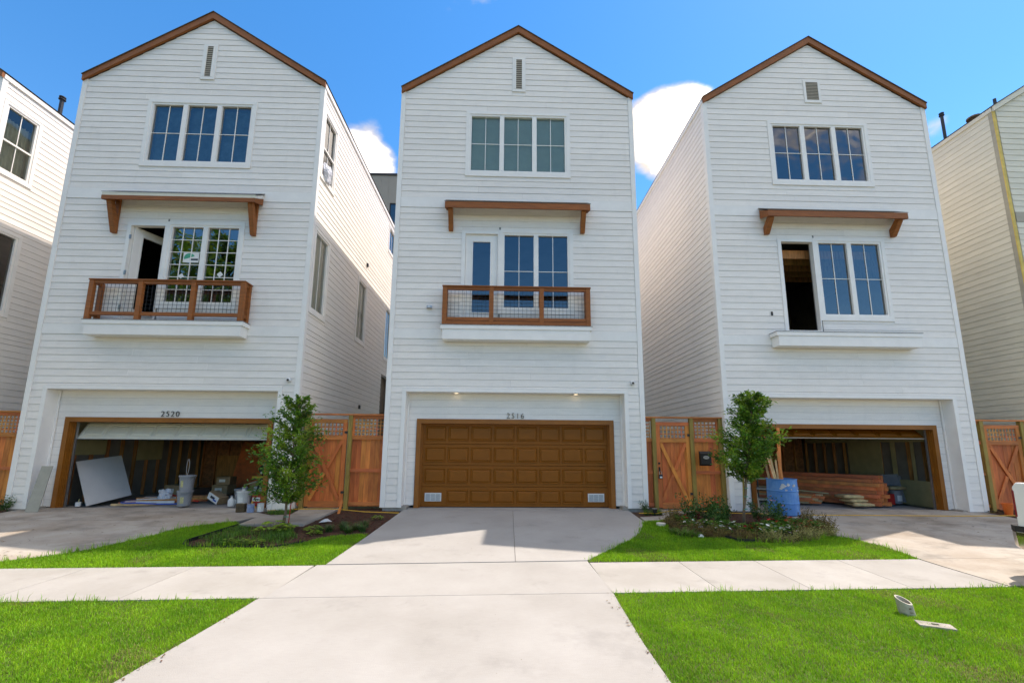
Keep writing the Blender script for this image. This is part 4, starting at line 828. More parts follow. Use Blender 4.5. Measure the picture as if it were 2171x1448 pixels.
# ------------------------------------------------------------------ grass
def in_poly(px, py, poly):
    ins = np.zeros(len(px), bool); n = len(poly)
    for i in range(n):
        x1, y1 = poly[i]; x2, y2 = poly[(i + 1) % n]
        if y1 == y2: continue
        c = ((y1 > py) != (y2 > py)) & (px < (x2 - x1) * (py - y1) / (y2 - y1) + x1); ins ^= c
    return ins
def pts_in(poly, dens, clip=None):
    a = np.array(poly); lo, hi = a.min(0), a.max(0)
    if clip: lo = np.maximum(lo, clip[0]); hi = np.minimum(hi, clip[1])
    n = int((hi[0] - lo[0]) * (hi[1] - lo[1]) * dens); x = rng.uniform(lo[0], hi[0], n); y = rng.uniform(lo[1], hi[1], n); k = in_poly(x, y, poly); return x[k], y[k]
gyx = np.array([a for a, b in GY]); gyz = np.array([b for a, b in GY])
def blades(name, x, y, h0, h1, wid, m, lean=.45, zo=-.02, curl=.5):
    n = len(x); z = np.interp(y, gyx, gyz) + zo
    az = rng.uniform(0, 2 * np.pi, n); fa = az + rng.normal(0, .5, n) + np.pi / 2
    # patchy heights
    pn = np.sin(x * 2.3 + 1.7 * np.sin(y * 1.9)) * np.sin(y * 2.9 + x * .8) * .5 + np.sin(x * 7.1 + y * 5.3) * .18
    h = rng.uniform(h0, h1, n) * (1 + .38 * pn + .16 * np.sin(x * 17 + 3 * np.sin(y * 13)) * np.sin(y * 19 + x * 3)); ln = np.abs(rng.normal(0, lean, n)) * h; w = wid * rng.uniform(.7, 1.3, n)
    dx, dy = np.cos(az), np.sin(az); sx, sy = np.cos(fa) * w / 2, np.sin(fa) * w / 2
    P = np.zeros((n, 5, 3)); 
    P[:, 0] = np.stack([x - sx, y - sy, z], 1); P[:, 1] = np.stack([x + sx, y + sy, z], 1)
    mx, my, mz = x + dx * ln * .3, y + dy * ln * .3, z + h * .58
    P[:, 2] = np.stack([mx + sx * .75, my + sy * .75, mz], 1); P[:, 3] = np.stack([mx - sx * .75, my - sy * .75, mz], 1)
    P[:, 4] = np.stack([x + dx * ln, y + dy * ln, z + h * (1 - .25 * np.minimum(1, ln / h))], 1)
    me = bpy.data.meshes.new(name); me.vertices.add(n * 5); me.vertices.foreach_set('co', P.reshape(-1).astype(np.float32))
    base = (np.arange(n) * 5)[:, None]; lo = np.concatenate([base + np.array([[0, 1, 2, 3]]), base + np.array([[3, 2, 4]])], 1).reshape(-1)
    me.loops.add(n * 7); me.loops.foreach_set('vertex_index', lo.astype(np.int32)); me.polygons.add(n * 2)
    st = np.stack([np.arange(n) * 7, np.arange(n) * 7 + 4], 1).reshape(-1); me.polygons.foreach_set('loop_start', st.astype(np.int32))
    me.update(calc_edges=True); me.validate(); me.materials.append(M[m]); return me
def grass(label, poly, dens, h0, h1, wid, clip=None, dry=.08, edge=0):
    x, y = pts_in(poly, dens, clip)
    x = x + rng.normal(0, .02, len(x)); y = y + rng.normal(0, .02, len(x))
    pm = np.sin(x * 1.7 + 2.1 * np.sin(y * 1.3 + .7)) * np.sin(y * 2.1 + 1.4 * np.sin(x * 1.1)) + .5 * np.sin(x * 5.3 + y * 4.1)
    k = rng.random(len(x)) < dry * (.5 + 4.5 * (pm > .75) + 1.5 * (pm > .4))
    o = struct(link('grass', blades('grass', x[~k], y[~k], h0, h1, wid, 'grass')), 'stuff'); tag(o, label, 'grass')
    d = struct(link('dry_grass', blades('dry_grass', x[k], y[k], h0 * .8, h1 * .8, wid, 'grass_dry', .8), o), 'stuff')
    return o
grass('mown lawn in the right foreground with a pipe stub standing in it', LAWN_RN, 11500, .026, .05, .0048, ((4.3, -7.9), (10.2, -4.9)))
grass('mown lawn in the left foreground', LAWN_LN, 11500, .026, .05, .0048, ((-4.5, -7.9), (.1, -5.3)))
grass('curving strip of lawn in front of the left bed', LAWN_LM, 9500, .035, .065, .0065)
grass('strip of lawn in front of the round flower bed', LAWN_RM, 9500, .035, .062, .0065)
x, y = pts_in([(-2.5, -1.75), (-2.6, -2.85), (-2.4, -3.1), (-1.0, -3.1), (-.8, -2.6), (-1.2, -2.0), (-1.9, -1.8)], 2400); k = (np.sin(x * 5.1 + 2 * np.sin(y * 4)) * np.sin(y * 6.3 + x) + .35 * rng.normal(0, 1, len(x))) > -.05; x = x[k]; y = y[k]
o = struct(link('weedy_grass', blades('weedy_grass', x, y, .05, .12, .008, 'leaf', .7)), 'stuff'); tag(o, 'dark weedy grass growing inside the left bed', 'grass')
x, y = pts_in([(-2.6, -.42), (-2.2, -.62), (-1.98, -.52), (-2.05, -.1), (-2.4, -.15)], 2600); o = struct(link('weedy_grass', blades('weedy_grass', x, y, .04, .11, .008, 'leaf', .7)), 'stuff'); tag(o, 'patch of weeds between the left driveway and the gate path', 'grass')
# taller stray blades along the pavement edges
def strays(pts, n, spread, h0, h1, label):
    xs_, ys_ = [], []; cl = [(random.randrange(len(pts) - 1), random.random()) for _ in range(max(4, n // 12))]
    for i in range(n // 2):
        k, t = random.choice(cl); t = min(1, max(0, t + random.gauss(0, .02))); xs_.append(pts[k][0] + (pts[k + 1][0] - pts[k][0]) * t + random.gauss(0, spread)); ys_.append(pts[k][1] + (pts[k + 1][1] - pts[k][1]) * t + random.gauss(0, spread))
    o = struct(link('stray_grass', blades('stray_grass', np.array(xs_), np.array(ys_), h0, h1, .007, 'grass', .55)), 'stuff'); tag(o, label, 'grass')
strays([(4.45, sn(4.45) - .02), (10.1, sn(10.1) - .02)], 420, .025, .05, .12, 'stray long blades on the sidewalk edge at right')
strays([(-4.5, sn(-4.5) - .02), (.02, sn(.02) - .02)], 360, .025, .05, .12, 'stray long blades on the sidewalk edge at left')
strays(lL[1:7], 500, .03, .08, .17, 'long blades along the left driveway edge')
strays(dr[:5], 260, .03, .07, .16, 'long blades along the right edge of the middle driveway')
strays([(9.59, -2.36), (9.78, -2.53), (9.93, -3.14), (9.86, -3.75)], 200, .03, .07, .17, 'long blades along the edge of the right driveway')
strays([(7.4, -2.83), (8.06, -2.90), (8.86, -2.80), (9.58, -2.38)], 420, .03, .08, .18, 'long pale blades along the front of the flower bed')
strays([(-2.66, -2.9), (-2.4, -3.22), (-1.88, -3.24), (-.93, -3.22), (-.56, -2.91)], 380, .03, .06, .15, 'long blades along the bed edging at left')
# litter
def litter(name, label, x, y, s0, s1, m, zo=.006):
    v = []; f = []
    for a, b in zip(x, y):
        s = random.uniform(s0, s1); az = random.uniform(0, 6.28); c, sn_ = math.cos(az), math.sin(az); z = gz(b) + zo; w = s * random.uniform(.2, .5); k = len(v); q = random.uniform(.0, .3) * s
        v += [(a - c * s, b - sn_ * s, z), (a + sn_ * w, b - c * w, z + q), (a + c * s, b + sn_ * s, z + q * .5), (a - sn_ * w, b + c * w, z + q)]; f += [(k, k + 1, k + 2), (k, k + 2, k + 3)]
    me = bpy.data.meshes.new(name); me.from_pydata(v, [], f); me.materials.append(M[m]); me.update(); o = struct(link(name, me), 'stuff'); tag(o, label, 'leaf litter'); return o
x, y = pts_in([(-8.5, -4.0), (-4.8, -4.0), (-3.8, -2.0), (-3.0, .1), (-8.3, .1)], 9); litter('leaf_litter', 'scattered dry leaves and chips on the left driveway', x, y, .008, .03, 'dead_leaf')
x, y = pts_in([(10.3, -1), (12, -3.6), (15.3, -3.6), (15.3, .1), (10.3, .1)], 8); litter('leaf_litter', 'scattered dry leaves and chips on the right driveway', x, y, .008, .035, 'dead_leaf')
x, y = pts_in([(.7, -.2), (.5, -3.6), (4.3, -3.7), (5.9, -1.8), (6, -.2)], 7); litter('leaf_litter', 'specks of dry leaf on the middle driveway', x, y, .004, .013, 'dead_leaf')
x, y = pts_in([(0, -7.6), (4.3, -7.6), (4.4, -4), (.3, -4.2)], 3.5); litter('leaf_litter', 'tiny specks on the apron and sidewalk', x, y, .003, .008, 'dead_leaf')
xs_ = np.concatenate([np.linspace(-.03, .03, 26) + rng.normal(.03, .03, 26), np.linspace(4.33, 4.40, 34) - np.abs(rng.normal(.0, .03, 34))]); ys_ = np.concatenate([rng.uniform(-7.4, -5.4, 26), rng.uniform(-7.4, -5.2, 34)]); litter('leaf_litter', 'brown leaves caught along the lawn edges of the apron', xs_, ys_, .008, .024, 'dead_leaf', .008)
x, y = pts_in(BED_L, 420); k = (x > -.8) | (rng.random(len(x)) < .6); litter('mulch', 'reddish mulch chips in the left bed', x[k], y[k], .012, .04, 'mulch', -.024)
x, y = pts_in(BED_R, 300); litter('mulch', 'reddish mulch chips in the round flower bed', x, y, .012, .04, 'mulch', -.018)
# bed edging
ed = MB(); ep = [(-2.51, -1.62), (-2.69, -2.83), (-2.57, -3.07), (-2.36, -3.21), (-1.88, -3.23), (-.93, -3.21), (-.57, -2.905)]
for i in range(len(ep) - 1): ed.bar((*ep[i], gz(ep[i][1]) + .0), (*ep[i + 1], gz(ep[i + 1][1]) + .0), .014, .13, (0, 0, 1)) if False else None
v = []
for (x, y) in ep:
    z = gz(y); v += [(x, y, z - .08), (x, y, z + .03), (x + .012, y + .012, z + .03), (x + .012, y + .012, z - .08)]
ed.add(v, [(4 * i + k, 4 * i + (k + 1) % 4, 4 * i + 4 + (k + 1) % 4, 4 * i + 4 + k) for i in range(len(ep) - 1) for k in range(4)]); tag(ed.build('bed_edging', 'black'), 'black plastic edging curving round the left bed', 'edging')
ep = [(7.30, -2.56), (7.42, -2.80), (7.75, -2.86)]; ed = MB(); v = []
for (x, y) in ep:
    z = gz(y); v += [(x, y, z - .08), (x, y, z + .06), (x + .012, y + .012, z + .06), (x + .012, y + .012, z - .08)]
ed.add(v, [(4 * i + k, 4 * i + (k + 1) % 4, 4 * i + 4 + (k + 1) % 4, 4 * i + 4 + k) for i in range(len(ep) - 1) for k in range(4)]); tag(ed.build('bed_edging', 'black'), 'short black edging at the front of the round flower bed', 'edging')
# trees across the street, seen in the window reflections
for i, (x, y, h, w) in enumerate([(-18.6, -20.5, 18.0, 4.8), (-25.5, -22, 22, 6.0), (-13.2, -22, 13.5, 4.0), (-34, -23, 14, 5)]):
    tree('shade_tree', ['tall leafy tree mirrored in the balcony window of house 2520', 'broad tree mirrored at the left of the balcony window of 2520', 'lower tree mirrored at the right of the 2520 balcony window', 'outlying tree across the street beyond the left edge'][i], (x, y, gz(y) - .2), [h * .25, h * .4, h * .6, h * .8, h], [w * .6, w, w * .95, w * .7, w * .2], 130, 95, .40, .22, 40 + i, .26, lean=(.3, .2), bark='bark_dark', twig=.5)
# ------------------------------------------------------------------ things in and in front of the garages
FL0 = -.103                                             # garage floor
def bucket(name, label, loc, r, h, m, lid=None, band=True, handle=True, lab=None, rz=0, group=None, cat='bucket', tilt=None):
    B = thing(name, label, cat, loc, rz, group)
    if tilt: B.rotation_euler = tilt
    b = MB(); pr = [(r * .84, 0), (r * .86, .004), (r * .965, h * .80), (r * 1.07, h * .80), (r * 1.07, h * .825), (r * .965, h * .835), (r * .97, h * .90), (r * 1.09, h * .90), (r * 1.09, h * .93), (r, h * .94), (r * 1.0, h), (r * .95, h), (r * .82, .01)]
    if not band: pr = [(r, 0), (r, .006), (r * .985, .012), (r * .985, h - .012), (r * 1.02, h - .008), (r * 1.02, h), (r * .93, h), (r * .93, h * .9)]
    b.lathe(pr, 22); b.build('body', m, B, smooth=False)
    if lid: MB().lathe([(r * 1.13, h * .95), (r * 1.13, h + .012), (r * .98, h + .018), (r * .9, h + .010), (0, h + .010)], 22).build('lid', lid, B)
    if handle:
        pts = [(-r * 1.04, 0, h * .86)] + [(-r * 1.06 * math.cos(t * math.pi / 8), -r * .55 * math.sin(t * math.pi / 8) - .02, h * .86 - h * .42 * math.sin(t * math.pi / 8)) for t in range(1, 8)] + [(r * 1.04, 0, h * .86)]
        MB().tube(pts, .003, 6).build('handle', 'steel', B)
    if lab:
        v = []; n = 8; a0 = -math.pi / 2 - lab[1]; a1 = -math.pi / 2 + lab[1]
        for i in range(n + 1):
            a = a0 + (a1 - a0) * i / n
            for zz in (lab[2] * h, lab[3] * h): rr = r * (.862 + .105 * zz / (h * .8)) + .004 if band else r * 1.004; v.append((rr * math.cos(a), rr * math.sin(a), zz))
        MB().add(v, [(2 * i, 2 * i + 2, 2 * i + 3, 2 * i + 1) for i in range(n)]).build('paper_label', lab[0], B)
    return B
# --- left garage
bucket('plastic_bucket', 'lower grey pail of the two stacked in the left garage doorway', (-5.22, .56, FL0), .165, .37, 'plastic_grey', 'plastic_grey', lab=('label_yellow', .25, .2, .62), rz=.25)
bucket('plastic_bucket', 'upper grey pail standing on another pail in the left garage doorway', (-5.205, .555, FL0 + .386), .168, .37, 'plastic_grey', 'plastic_grey', lab=('label_yellow', .22, .25, .7), rz=-.1)
w = MB(); w.tube([(-5.23 + .035 * math.cos(a), .56, .72 + .17 + .19 * math.sin(a)) for a in [i * 2 * math.pi / 20 for i in range(21)]], .004, 5, False); w.tube([(-5.23, .56, .665), (-5.23, .56, .72)], .005, 5); tag(w.build('wire_loop', 'plastic_white'), 'loop of pale wire standing on the stacked pails', 'wire')
bucket('plastic_bucket', 'grey pail with lid behind the white pail in the left garage', (-4.02, .98, FL0), .165, .38, 'plastic_grey', 'plastic_grey', rz=.6)
bucket('plastic_bucket', 'white pail with printed side near the red fuel can', (-3.68, .52, FL0), .16, .37, 'plastic_white', 'plastic_white', lab=('label_white', .4, .2, .65))
jg = thing('plastic_jug', 'small white jug between the grey and white pails', 'jug', (-3.98, .50, FL0), .3); MB().lathe([(.075, 0), (.08, .02), (.08, .15), (.05, .19), (.025, .21), (.025, .24)], 14).build('body', 'plastic_white', jg, smooth=True); MB().lathe([(.03, .235), (.03, .265), (0, .267)], 12).build('cap', 'plastic_grey', jg); MB().tube([(.07, 0, .16), (.10, 0, .14), (.095, 0, .07), (.075, 0, .05)], .012, 6).build('handle', 'plastic_white', jg)
cup = thing('paper_cup', 'small pale cup on the lid of the white pail', 'cup', (-3.70, .54, FL0 + .384)); MB().lathe([(.045, 0), (.06, .10), (.056, .10), (.042, .005)], 14).build('body', 'plastic_white', cup); MB().lathe([(.0555, .05), (.0605, .098), (.0625, .098), (.0575, .05)], 14, cap=False).build('rim_band', 'plastic_grey', cup)
gc = thing('fuel_can', 'red fuel can with white label in the left garage', 'fuel can', (-3.36, .62, FL0), -.15)
MB().prism([(-.14, 0), (.14, 0), (.14, .24), (.10, .29), (-.10, .29), (-.14, .24)], -.09, .09).build('body', 'plastic_red', gc, bevel=.02); MB().box(-.11, .11, -.093, -.0905, .12, .22).build('paper_label', 'label_white', gc); MB().tube([(-.06, 0, .28), (-.05, 0, .34), (.06, 0, .34), (.07, 0, .28)], .014, 8).build('handle', 'plastic_red', gc); MB().tube([(.11, 0, .27), (.14, 0, .36)], .02, 8).build('spout', 'black', gc); MB().box(-.07, .07, -.0945, -.0935, .155, .185).build('lettering', 'print_dark', gc)
fn = thing('funnel', 'orange-yellow funnel upside down in front of the red fuel can', 'funnel', (-3.28, .20, FL0)); MB().lathe([(.11, 0), (.115, .01), (.02, .13), (.012, .17), (.008, .17), (.012, .125), (.10, .008)], 4).build('cone', 'plastic_yellow', fn); MB().tube([(0, 0, .12), (.01, .02, .15), (.03, .04, .16)], .008, 6).build('hook', 'plastic_yellow', fn)
def can(label, x, y, r, h, m, rz=0, square=False, top='can_metal', lab=None): 
    B = thing('paint_can', label, 'paint can', (x, y, gz(y) + .004), rz, 'paint cans at the left garage corner')
    if square:
        MB().box(-r, r, -r * .6, r * .6, 0, h).build('body', m, B, bevel=.015); MB().box(-r * .9, r * .9, -r * .5, r * .5, h + .001, h + .012).build('rim', top, B)
    else:
        MB().lathe([(r, 0), (r, .008), (r * .98, .012), (r * .98, h - .012), (r * 1.02, h - .008), (r * 1.02, h), (r * .9, h), (r * .88, h - .02), (0, h - .02)], 20).build('body', m, B); MB().tube([(-r * 1.02, 0, h * .75), (-r * .6, -r * .9, h * .45), (r * .6, -r * .9, h * .45), (r * 1.02, 0, h * .75)], .002, 5).build('handle', 'steel', B)
        MB().lathe([(r * 1.03, h - .002), (r * 1.03, h + .006), (r * .92, h + .006)], 20, cap=False).build('rim', top, B)
    if lab: MB().box(-r * .5, r * .5, -r * 1.03, -r * .99, h * .3, h * .65).build('paper_label', lab, B)
can('dark grimy square paint can, leftmost of three by the garage corner', -3.22, -.34, .10, .20, 'can_dirty', .1, True)
can('blue-smeared round paint can, middle of three by the garage corner', -2.985, -.36, .078, .19, 'can_blue', .4)
can('white spattered paint can, rightmost of three by the garage corner', -2.80, -.28, .072, .19, 'plastic_white', .2, lab='label_white')
sk = blob('rubble_sack', 'white rounded sack behind the paint cans', 'sack', (-2.98, .42, FL0 + .09), (.17, .13, .12), 'poly_bag', 8, .18)
# leaning drywall sheet
def slab3(name, label, cat, A, B, C, D, th, m, group=None):
    A, B, C, D = map(Vector, (A, B, C, D)); n = (B - A).cross(D - A).normalized() * th
    o = MB().add([tuple(p) for p in (A, B, C, D, A + n, B + n, C + n, D + n)], [(0, 1, 2, 3), (7, 6, 5, 4), (0, 4, 5, 1), (1, 5, 6, 2), (2, 6, 7, 3), (3, 7, 4, 0)]).build(name, m); return tag(o, label, cat, group) if label else o
slab3('drywall_sheet', 'grey drywall sheet leaning just inside the left garage', 'drywall sheet', (-7.50, .36, FL0 + .002), (-7.30, 1.42, FL0 + .16), (-8.02, 1.75, 1.13), (-8.22, .66, .985), .014, 'drywall')
rs = random.Random(4)
for i in range(13):
    x0 = -7.1 + rs.uniform(-.1, .5); y0 = .55 + i * .10; L_ = rs.uniform(.9, 1.9); a = rs.uniform(.05, .45); z = FL0 + .014 + .016 * (i % 4)
    p = MB().bar((x0, y0, z), (x0 + L_ * math.cos(a), y0 + L_ * math.sin(a), z + rs.uniform(0, .03)), rs.uniform(.05, .11), .015, (0, 1, 0)); tag(p.build('scrap_board', ['lumber_pale', 'lumber', 'plastic_white', 'stud'][i % 4]), ['pale', 'reddish', 'white painted', 'brown'][i % 4] + ' scrap board in the heap on the left garage floor', 'board', 'scrap boards on the left garage floor')
h = MB(); h.tube([(-7.0 + .55 * math.cos(t) + .5, 1.0 + .5 * math.sin(t), FL0 + .10 - .05 * math.sin(t * .5)) for t in np.linspace(2.6, 4.9, 14)] + [(-5.9, .62, FL0 + .03), (-5.4, .75, FL0 + .02)], .018, 8); tag(h.build('hose', 'hose_blue', smooth=True), 'blue hose looping over the scrap boards in the left garage', 'hose')
h = MB(); h.tube([(-6.9, 1.7, FL0 + .05), (-6.5, 1.75, FL0 + .14), (-6.0, 1.6, FL0 + .10), (-5.7, 1.3, FL0 + .05), (-5.3, 1.2, FL0 + .03)], .022, 8); tag(h.build('hose', 'hose_red', smooth=True), 'red hose behind the plastic bag in the left garage', 'hose')
blob('plastic_bag', 'crumpled white plastic bag on the boards in the left garage', 'bag', (-6.25, 1.25, FL0 + .17), (.18, .13, .16), 'poly_bag', 3, .55, sub=4)
bx = thing('carton', 'tilted carton with printed white end beside the stacked pails', 'carton', (-4.75, 1.15, FL0 + .14), -.3); bx.rotation_euler = (0, R(24), -.3); MB().box(-.20, .20, -.14, .14, -.10, .10).build('box', 'carton', bx); MB().box(-.19, .19, -.143, -.1405, -.09, .09).build('printed_end', 'label_white', bx); MB().box(-.10, .06, -.1445, -.1435, -.03, .035).build('lettering', 'print_dark', bx); MB().box(.02, .14, -.1446, -.1436, -.055, -.01).build('lettering', 'hose_blue', bx)
jr = thing('paint_jar', 'small jar with a brush just inside the left garage jamb', 'jar', (-7.72, .38, FL0)); MB().lathe([(.055, 0), (.06, .10), (.055, .10), (.05, .01)], 14).build('body', 'plastic_white', jr); MB().tube([(0, 0, .02), (.01, 0, .18)], .008, 6).build('brush', 'label_yellow', jr)
# work bench with a level and tools
wb = thing('sawhorse', 'dark sawhorse bench loaded with tools at the back right of the left garage', 'sawhorse', (-3.7, 2.0, FL0), .1)
for sx in (-.35, .35):
    for sy in (-.2, .2): MB().bar((sx * 1.2, sy * 1.3, 0), (sx, sy * .4, .56), .05, .03).build('leg', 'tarp_dark', wb)
MB().box(-.55, .5, -.15, .15, .57, .62).build('beam', 'tarp_dark', wb)
lv = thing('spirit_level', 'yellow spirit level lying on the sawhorse bench', 'level', (-3.72, 1.80, FL0 + .62), .1); MB().box(-.5, .5, -.03, .03, 0, .05).build('body', 'plastic_yellow', lv); MB().box(.05, .15, -.031, -.0305, .012, .038).build('vial', 'plastic_red', lv)
tb = blob('tool_bag', 'black tool bag with pale fittings on the sawhorse bench', 'tool bag', (-3.85, 2.05, FL0 + .86), (.32, .15, .24), 'tarp_dark', 5, .3)
for i in range(7): MB().box(-.006, .03, -.02, .02, -.03, .03).build('fitting', 'plastic_white', tb, loc=(rs.uniform(-.26, .26), -.16, rs.uniform(-.12, .2)))
st = MB().bar((-4.7, 2.2, FL0 + .38), (-4.1, 2.1, FL0 + .55), .03, .02); tag(st.build('metal_rod', 'steel'), 'pale metal rod sloping across the dark left garage', 'rod')
for i in range(3): slab3('plywood_sheet', ['reddish plywood sheet leaning at the left on the rear wall of the left garage', 'middle plywood sheet leaning on the rear wall of the left garage', 'right plywood sheet leaning askew deep in the left garage'][i], 'plywood sheet', (-7.1 + i * 1.15, 5.4 - i * .5, FL0), (-6.2 + i * 1.15, 5.4 - i * .45, FL0), (-6.15 + i * 1.1, 5.9 - i * .4, 1.5 + .2 * i), (-7.05 + i * 1.1, 5.95 - i * .4, 1.6 + .2 * i), .015, 'lumber', 'plywood sheets in the left garage')
for i, (x, y, z, sx, sz) in enumerate([(-6.9, 2.6, 0, .3, .34), (-5.9, 3.2, 0, .26, .3), (-5.85, 3.2, .31, .2, .24), (-4.6, 3.0, 0, .3, .4), (-3.1, 2.9, 0, .3, .5)]):
    c = thing('carton', ['brown carton behind the drywall sheet in the left garage', 'lower brown carton of two in the middle of the left garage', 'upper brown carton of two in the middle of the left garage', 'brown carton behind the tilted printed carton', 'tall brown carton at the back right of the left garage'][i], 'carton', (x, y, FL0 + z + .002), .2 * i - .3); MB().box(-sx, sx, -.2, .2, 0, sz).build('box', 'carton', c, bevel=.004); MB().box(-sx * 1.0, sx * 1.0, -.025, .025, sz + .0005, sz + .002).build('tape', 'label_yellow', c); MB().box(-sx * .6, sx * .3, -.2015, -.2005, sz * .35, sz * .7).build('printed_panel', 'label_white', c)
lad = thing('ladder', 'orange stepladder leaning deep inside the left garage', 'ladder', (-4.35, 3.9, FL0), .15)
for sx in (-.22, .22): MB().bar((sx, 0, 0), (sx * .75, .55, 2.1), .06, .03).build('rail', 'plastic_yellow', lad)
for k in range(6): MB().box(-.21 + .008 * k, .21 - .008 * k, .08 + .085 * k, .14 + .085 * k, .30 + .30 * k, .33 + .30 * k).build('rung', 'steel', lad)
for i, (x, y) in enumerate([(-3.3, 2.55), (-3.05, 2.3), (-2.85, 2.6)]): bucket('plastic_bucket', ['left', 'middle', 'right'][i] + ' of three pails under the sawhorse at the back right', (x, y, FL0), .15, .35, ['plastic_white', 'plastic_grey', 'carton'][i], 'plastic_white', group='pails at the back of the left garage')
def garage_inside(H, side, label):
    """stud walls with drywall scraps, parts of the house"""
    for i in range(12):
        y = .75 + i * .48; MB().box(.145, .235, y, y + .04, FL0, 2.75).build('wall_stud', 'stud', H); MB().box(W - .235, W - .145, y, y + .04, FL0, 2.75).build('wall_stud', 'stud', H)
    for i in range(13):
        x = .3 + i * .48; MB().box(x, x + .04, 6.1, 6.19, FL0, 2.75).build('wall_stud', 'stud', H)
    MB().box(.24, W - .24, 6.2, 6.3, FL0, 2.94).build('garage_rear_wall', 'osb', H)
    for z in (FL0, 2.75): MB().box(.24, W - .24, 6.09, 6.1901, z, z + .04).build('wall_plate', 'stud', H)
    if side == 'L':
        for a, b, z0, z1 in ((.75, 2.1, 1.2, 2.7), (3.2, 4.2, 1.0, 2.4)): MB().box(.236, .25, a, b, z0, z1).build('drywall_panel', 'drywall_in', H)
        for a, b, z0, z1 in ((.9, 2.0, .1, 1.1), (2.5, 3.4, 1.5, 2.5), (3.9, 5.0, .9, 2.3)): MB().box(a, b, 6.07, 6.088, z0, z1).build('sheathing_panel', 'stud', H)
    else:
        for a, b, z0, z1 in ((.75, 6.0, FL0, .62), (.75, 6.0, 1.75, 2.7), (2.6, 3.9, .62, 1.75)): MB().box(W - .25, W - .236, a, b, z0, z1).build('drywall_panel', 'drywall_in', H)
        for a, b, z0, z1 in ((.9, 2.3, .7, 2.5), (3.7, 6.2, 1.9, 2.6), (3.7, 4.5, .2, 1.9)): MB().box(a, b, 6.07, 6.088, z0, z1).build('drywall_panel', 'drywall_in', H)
        for a, b in ((.75, 1.0), (1.5, 1.6), (2.1, 2.25)): MB().box(W - .249, W - .2361, a, b, .621, 1.749).build('drywall_strip', 'drywall_in', H)
garage_inside(HL, 'L', ''); garage_inside(HR, 'R', '')
# grey board leaning at the left corner of 2520's recess
slab3('cement_board', 'grey-green board leaning on the wall left of the open left garage', 'board', (-8.14, -.42, gz(-.42)), (-7.84, -.42, gz(-.42)), (-7.86, -.24, .92), (-8.12, -.24, .92), .015, 'gray_board')
# --- right garage
BR = thing('barrel', 'scuffed blue plastic barrel full of wood scraps by the right garage', 'barrel', (9.98, -.34, gz(-.34) - .0))
H_ = .86; Rb = .335
b = MB(); b.lathe([(Rb * .96, 0), (Rb * 1.0, .02), (Rb * 1.005, .26), (Rb * 1.03, .285), (Rb * 1.005, .31), (Rb * 1.0, .55), (Rb * 1.025, .575), (Rb * .995, .60), (Rb * .97, .80), (Rb * .955, .835), (Rb * 1.0, .84), (Rb * 1.0, H_), (Rb * .95, H_), (Rb * .93, .6), (Rb * .93, .05), (0, .05)], 32); bo = b.build('body', 'barrel', BR, smooth=False)
for k, (a, z, s) in enumerate([(-2.05, .70, .07), (-1.75, .73, .05), (-1.35, .71, .055), (-2.2, .64, .04), (-1.0, .60, .03), (-.9, .5, .025), (-1.55, .62, .022), (-1.9, .60, .03), (-.75, .66, .03)]):
    v = []; n = 11; rr = Rb * 1.012
    for i in range(n):
        t = 2 * math.pi * i / n; q = s * (.6 + .5 * rs.random()); aa = a + q * math.cos(t) / rr; v.append((rr * math.cos(aa), rr * math.sin(aa), z + q * .8 * math.sin(t)))
    MB().add(v, [tuple(range(n))]).build('scuff_patch', 'barrel_wear', BR)
tips = [(-.10, .75), (-.2, .95), (-.28, 1.05), (-.14, 1.15), (-.05, .55), (-.33, .9), (-.22, .7)]
for i, (dx, h) in enumerate(tips):
    bx_, by_ = 9.92 + rs.uniform(-.12, .08), -.36 + rs.uniform(-.12, .12)
    p = MB().bar((bx_, by_, gz(-.2) + .1), (bx_ + dx * 1.1, by_ + .03, gz(-.2) + H_ + h - .1), rs.uniform(.025, .06), .018, (0, 1, 0)); tag(p.build('wood_strip', 'lumber_pale' if i % 3 else 'lumber'), 'wood strip leaning left out of the blue barrel', 'wood strip', 'wood strips standing in the blue barrel')
p = MB().bar((10.0, -.24, gz(-.3) + .06), (10.13, -.16, 2.00), .07, .035, (0, 1, 0)); tag(p.build('wood_post', 'cedar'), 'tall straight reddish board standing in the blue barrel', 'board')
# beams
bn = 0; ux_, uy_ = -.62, .785
beam = {}
LB = [(-.14, 3, 8)]
for row in range(8):
    for c in range(3):
        if row == 7 and c == 0: continue
        if row == 6 and c == 0: pass
        L_ = 3.4; x = 13.62 + c * .165 + rs.uniform(-.015, .015); y = 1.02 + c * .03 + rs.uniform(-.09, .05) + (.12 if row > 5 else 0); z = FL0 + .052 + row * .104
        key = (c, row % 3)
        o = MB().bar((0, 0, 0), (ux_ * L_, uy_ * L_, 0), .15, .098, (0, 0, 1)).build('lumber_beam', 'lumber', loc=(x, y, z)); tag(o, 'reddish lumber beam, %s of the stack in the right garage, %s column' % (['bottom layer', 'second layer', 'third layer', 'fourth layer', 'fifth layer', 'sixth layer', 'seventh layer', 'top layer'][row], ['left', 'middle', 'right'][c]), 'lumber beam', 'beams stacked in the right garage')
for row in range(5):
    for c in range(3):
        L_ = rs.uniform(1.6, 2.2); x = 11.95 + c * .16 + rs.uniform(-.02, .02) + row * .02; y = 1.42 + rs.uniform(-.08, .08); z = FL0 + .03 + row * .055
        o = MB().bar((0, 0, 0), (-.72 * L_, .69 * L_, 0), .145, .05, (0, 0, 1)).build('lumber_plank', 'lumber_pale' if (row + c) % 3 == 0 else 'lumber', loc=(x, y, z)); tag(o, 'short plank, %s of the low stack beside the barrel, %s column' % (['bottom', 'second', 'third', 'fourth', 'top'][row] + ' layer', ['left', 'middle', 'right'][c]), 'plank', 'planks stacked low in the right garage')
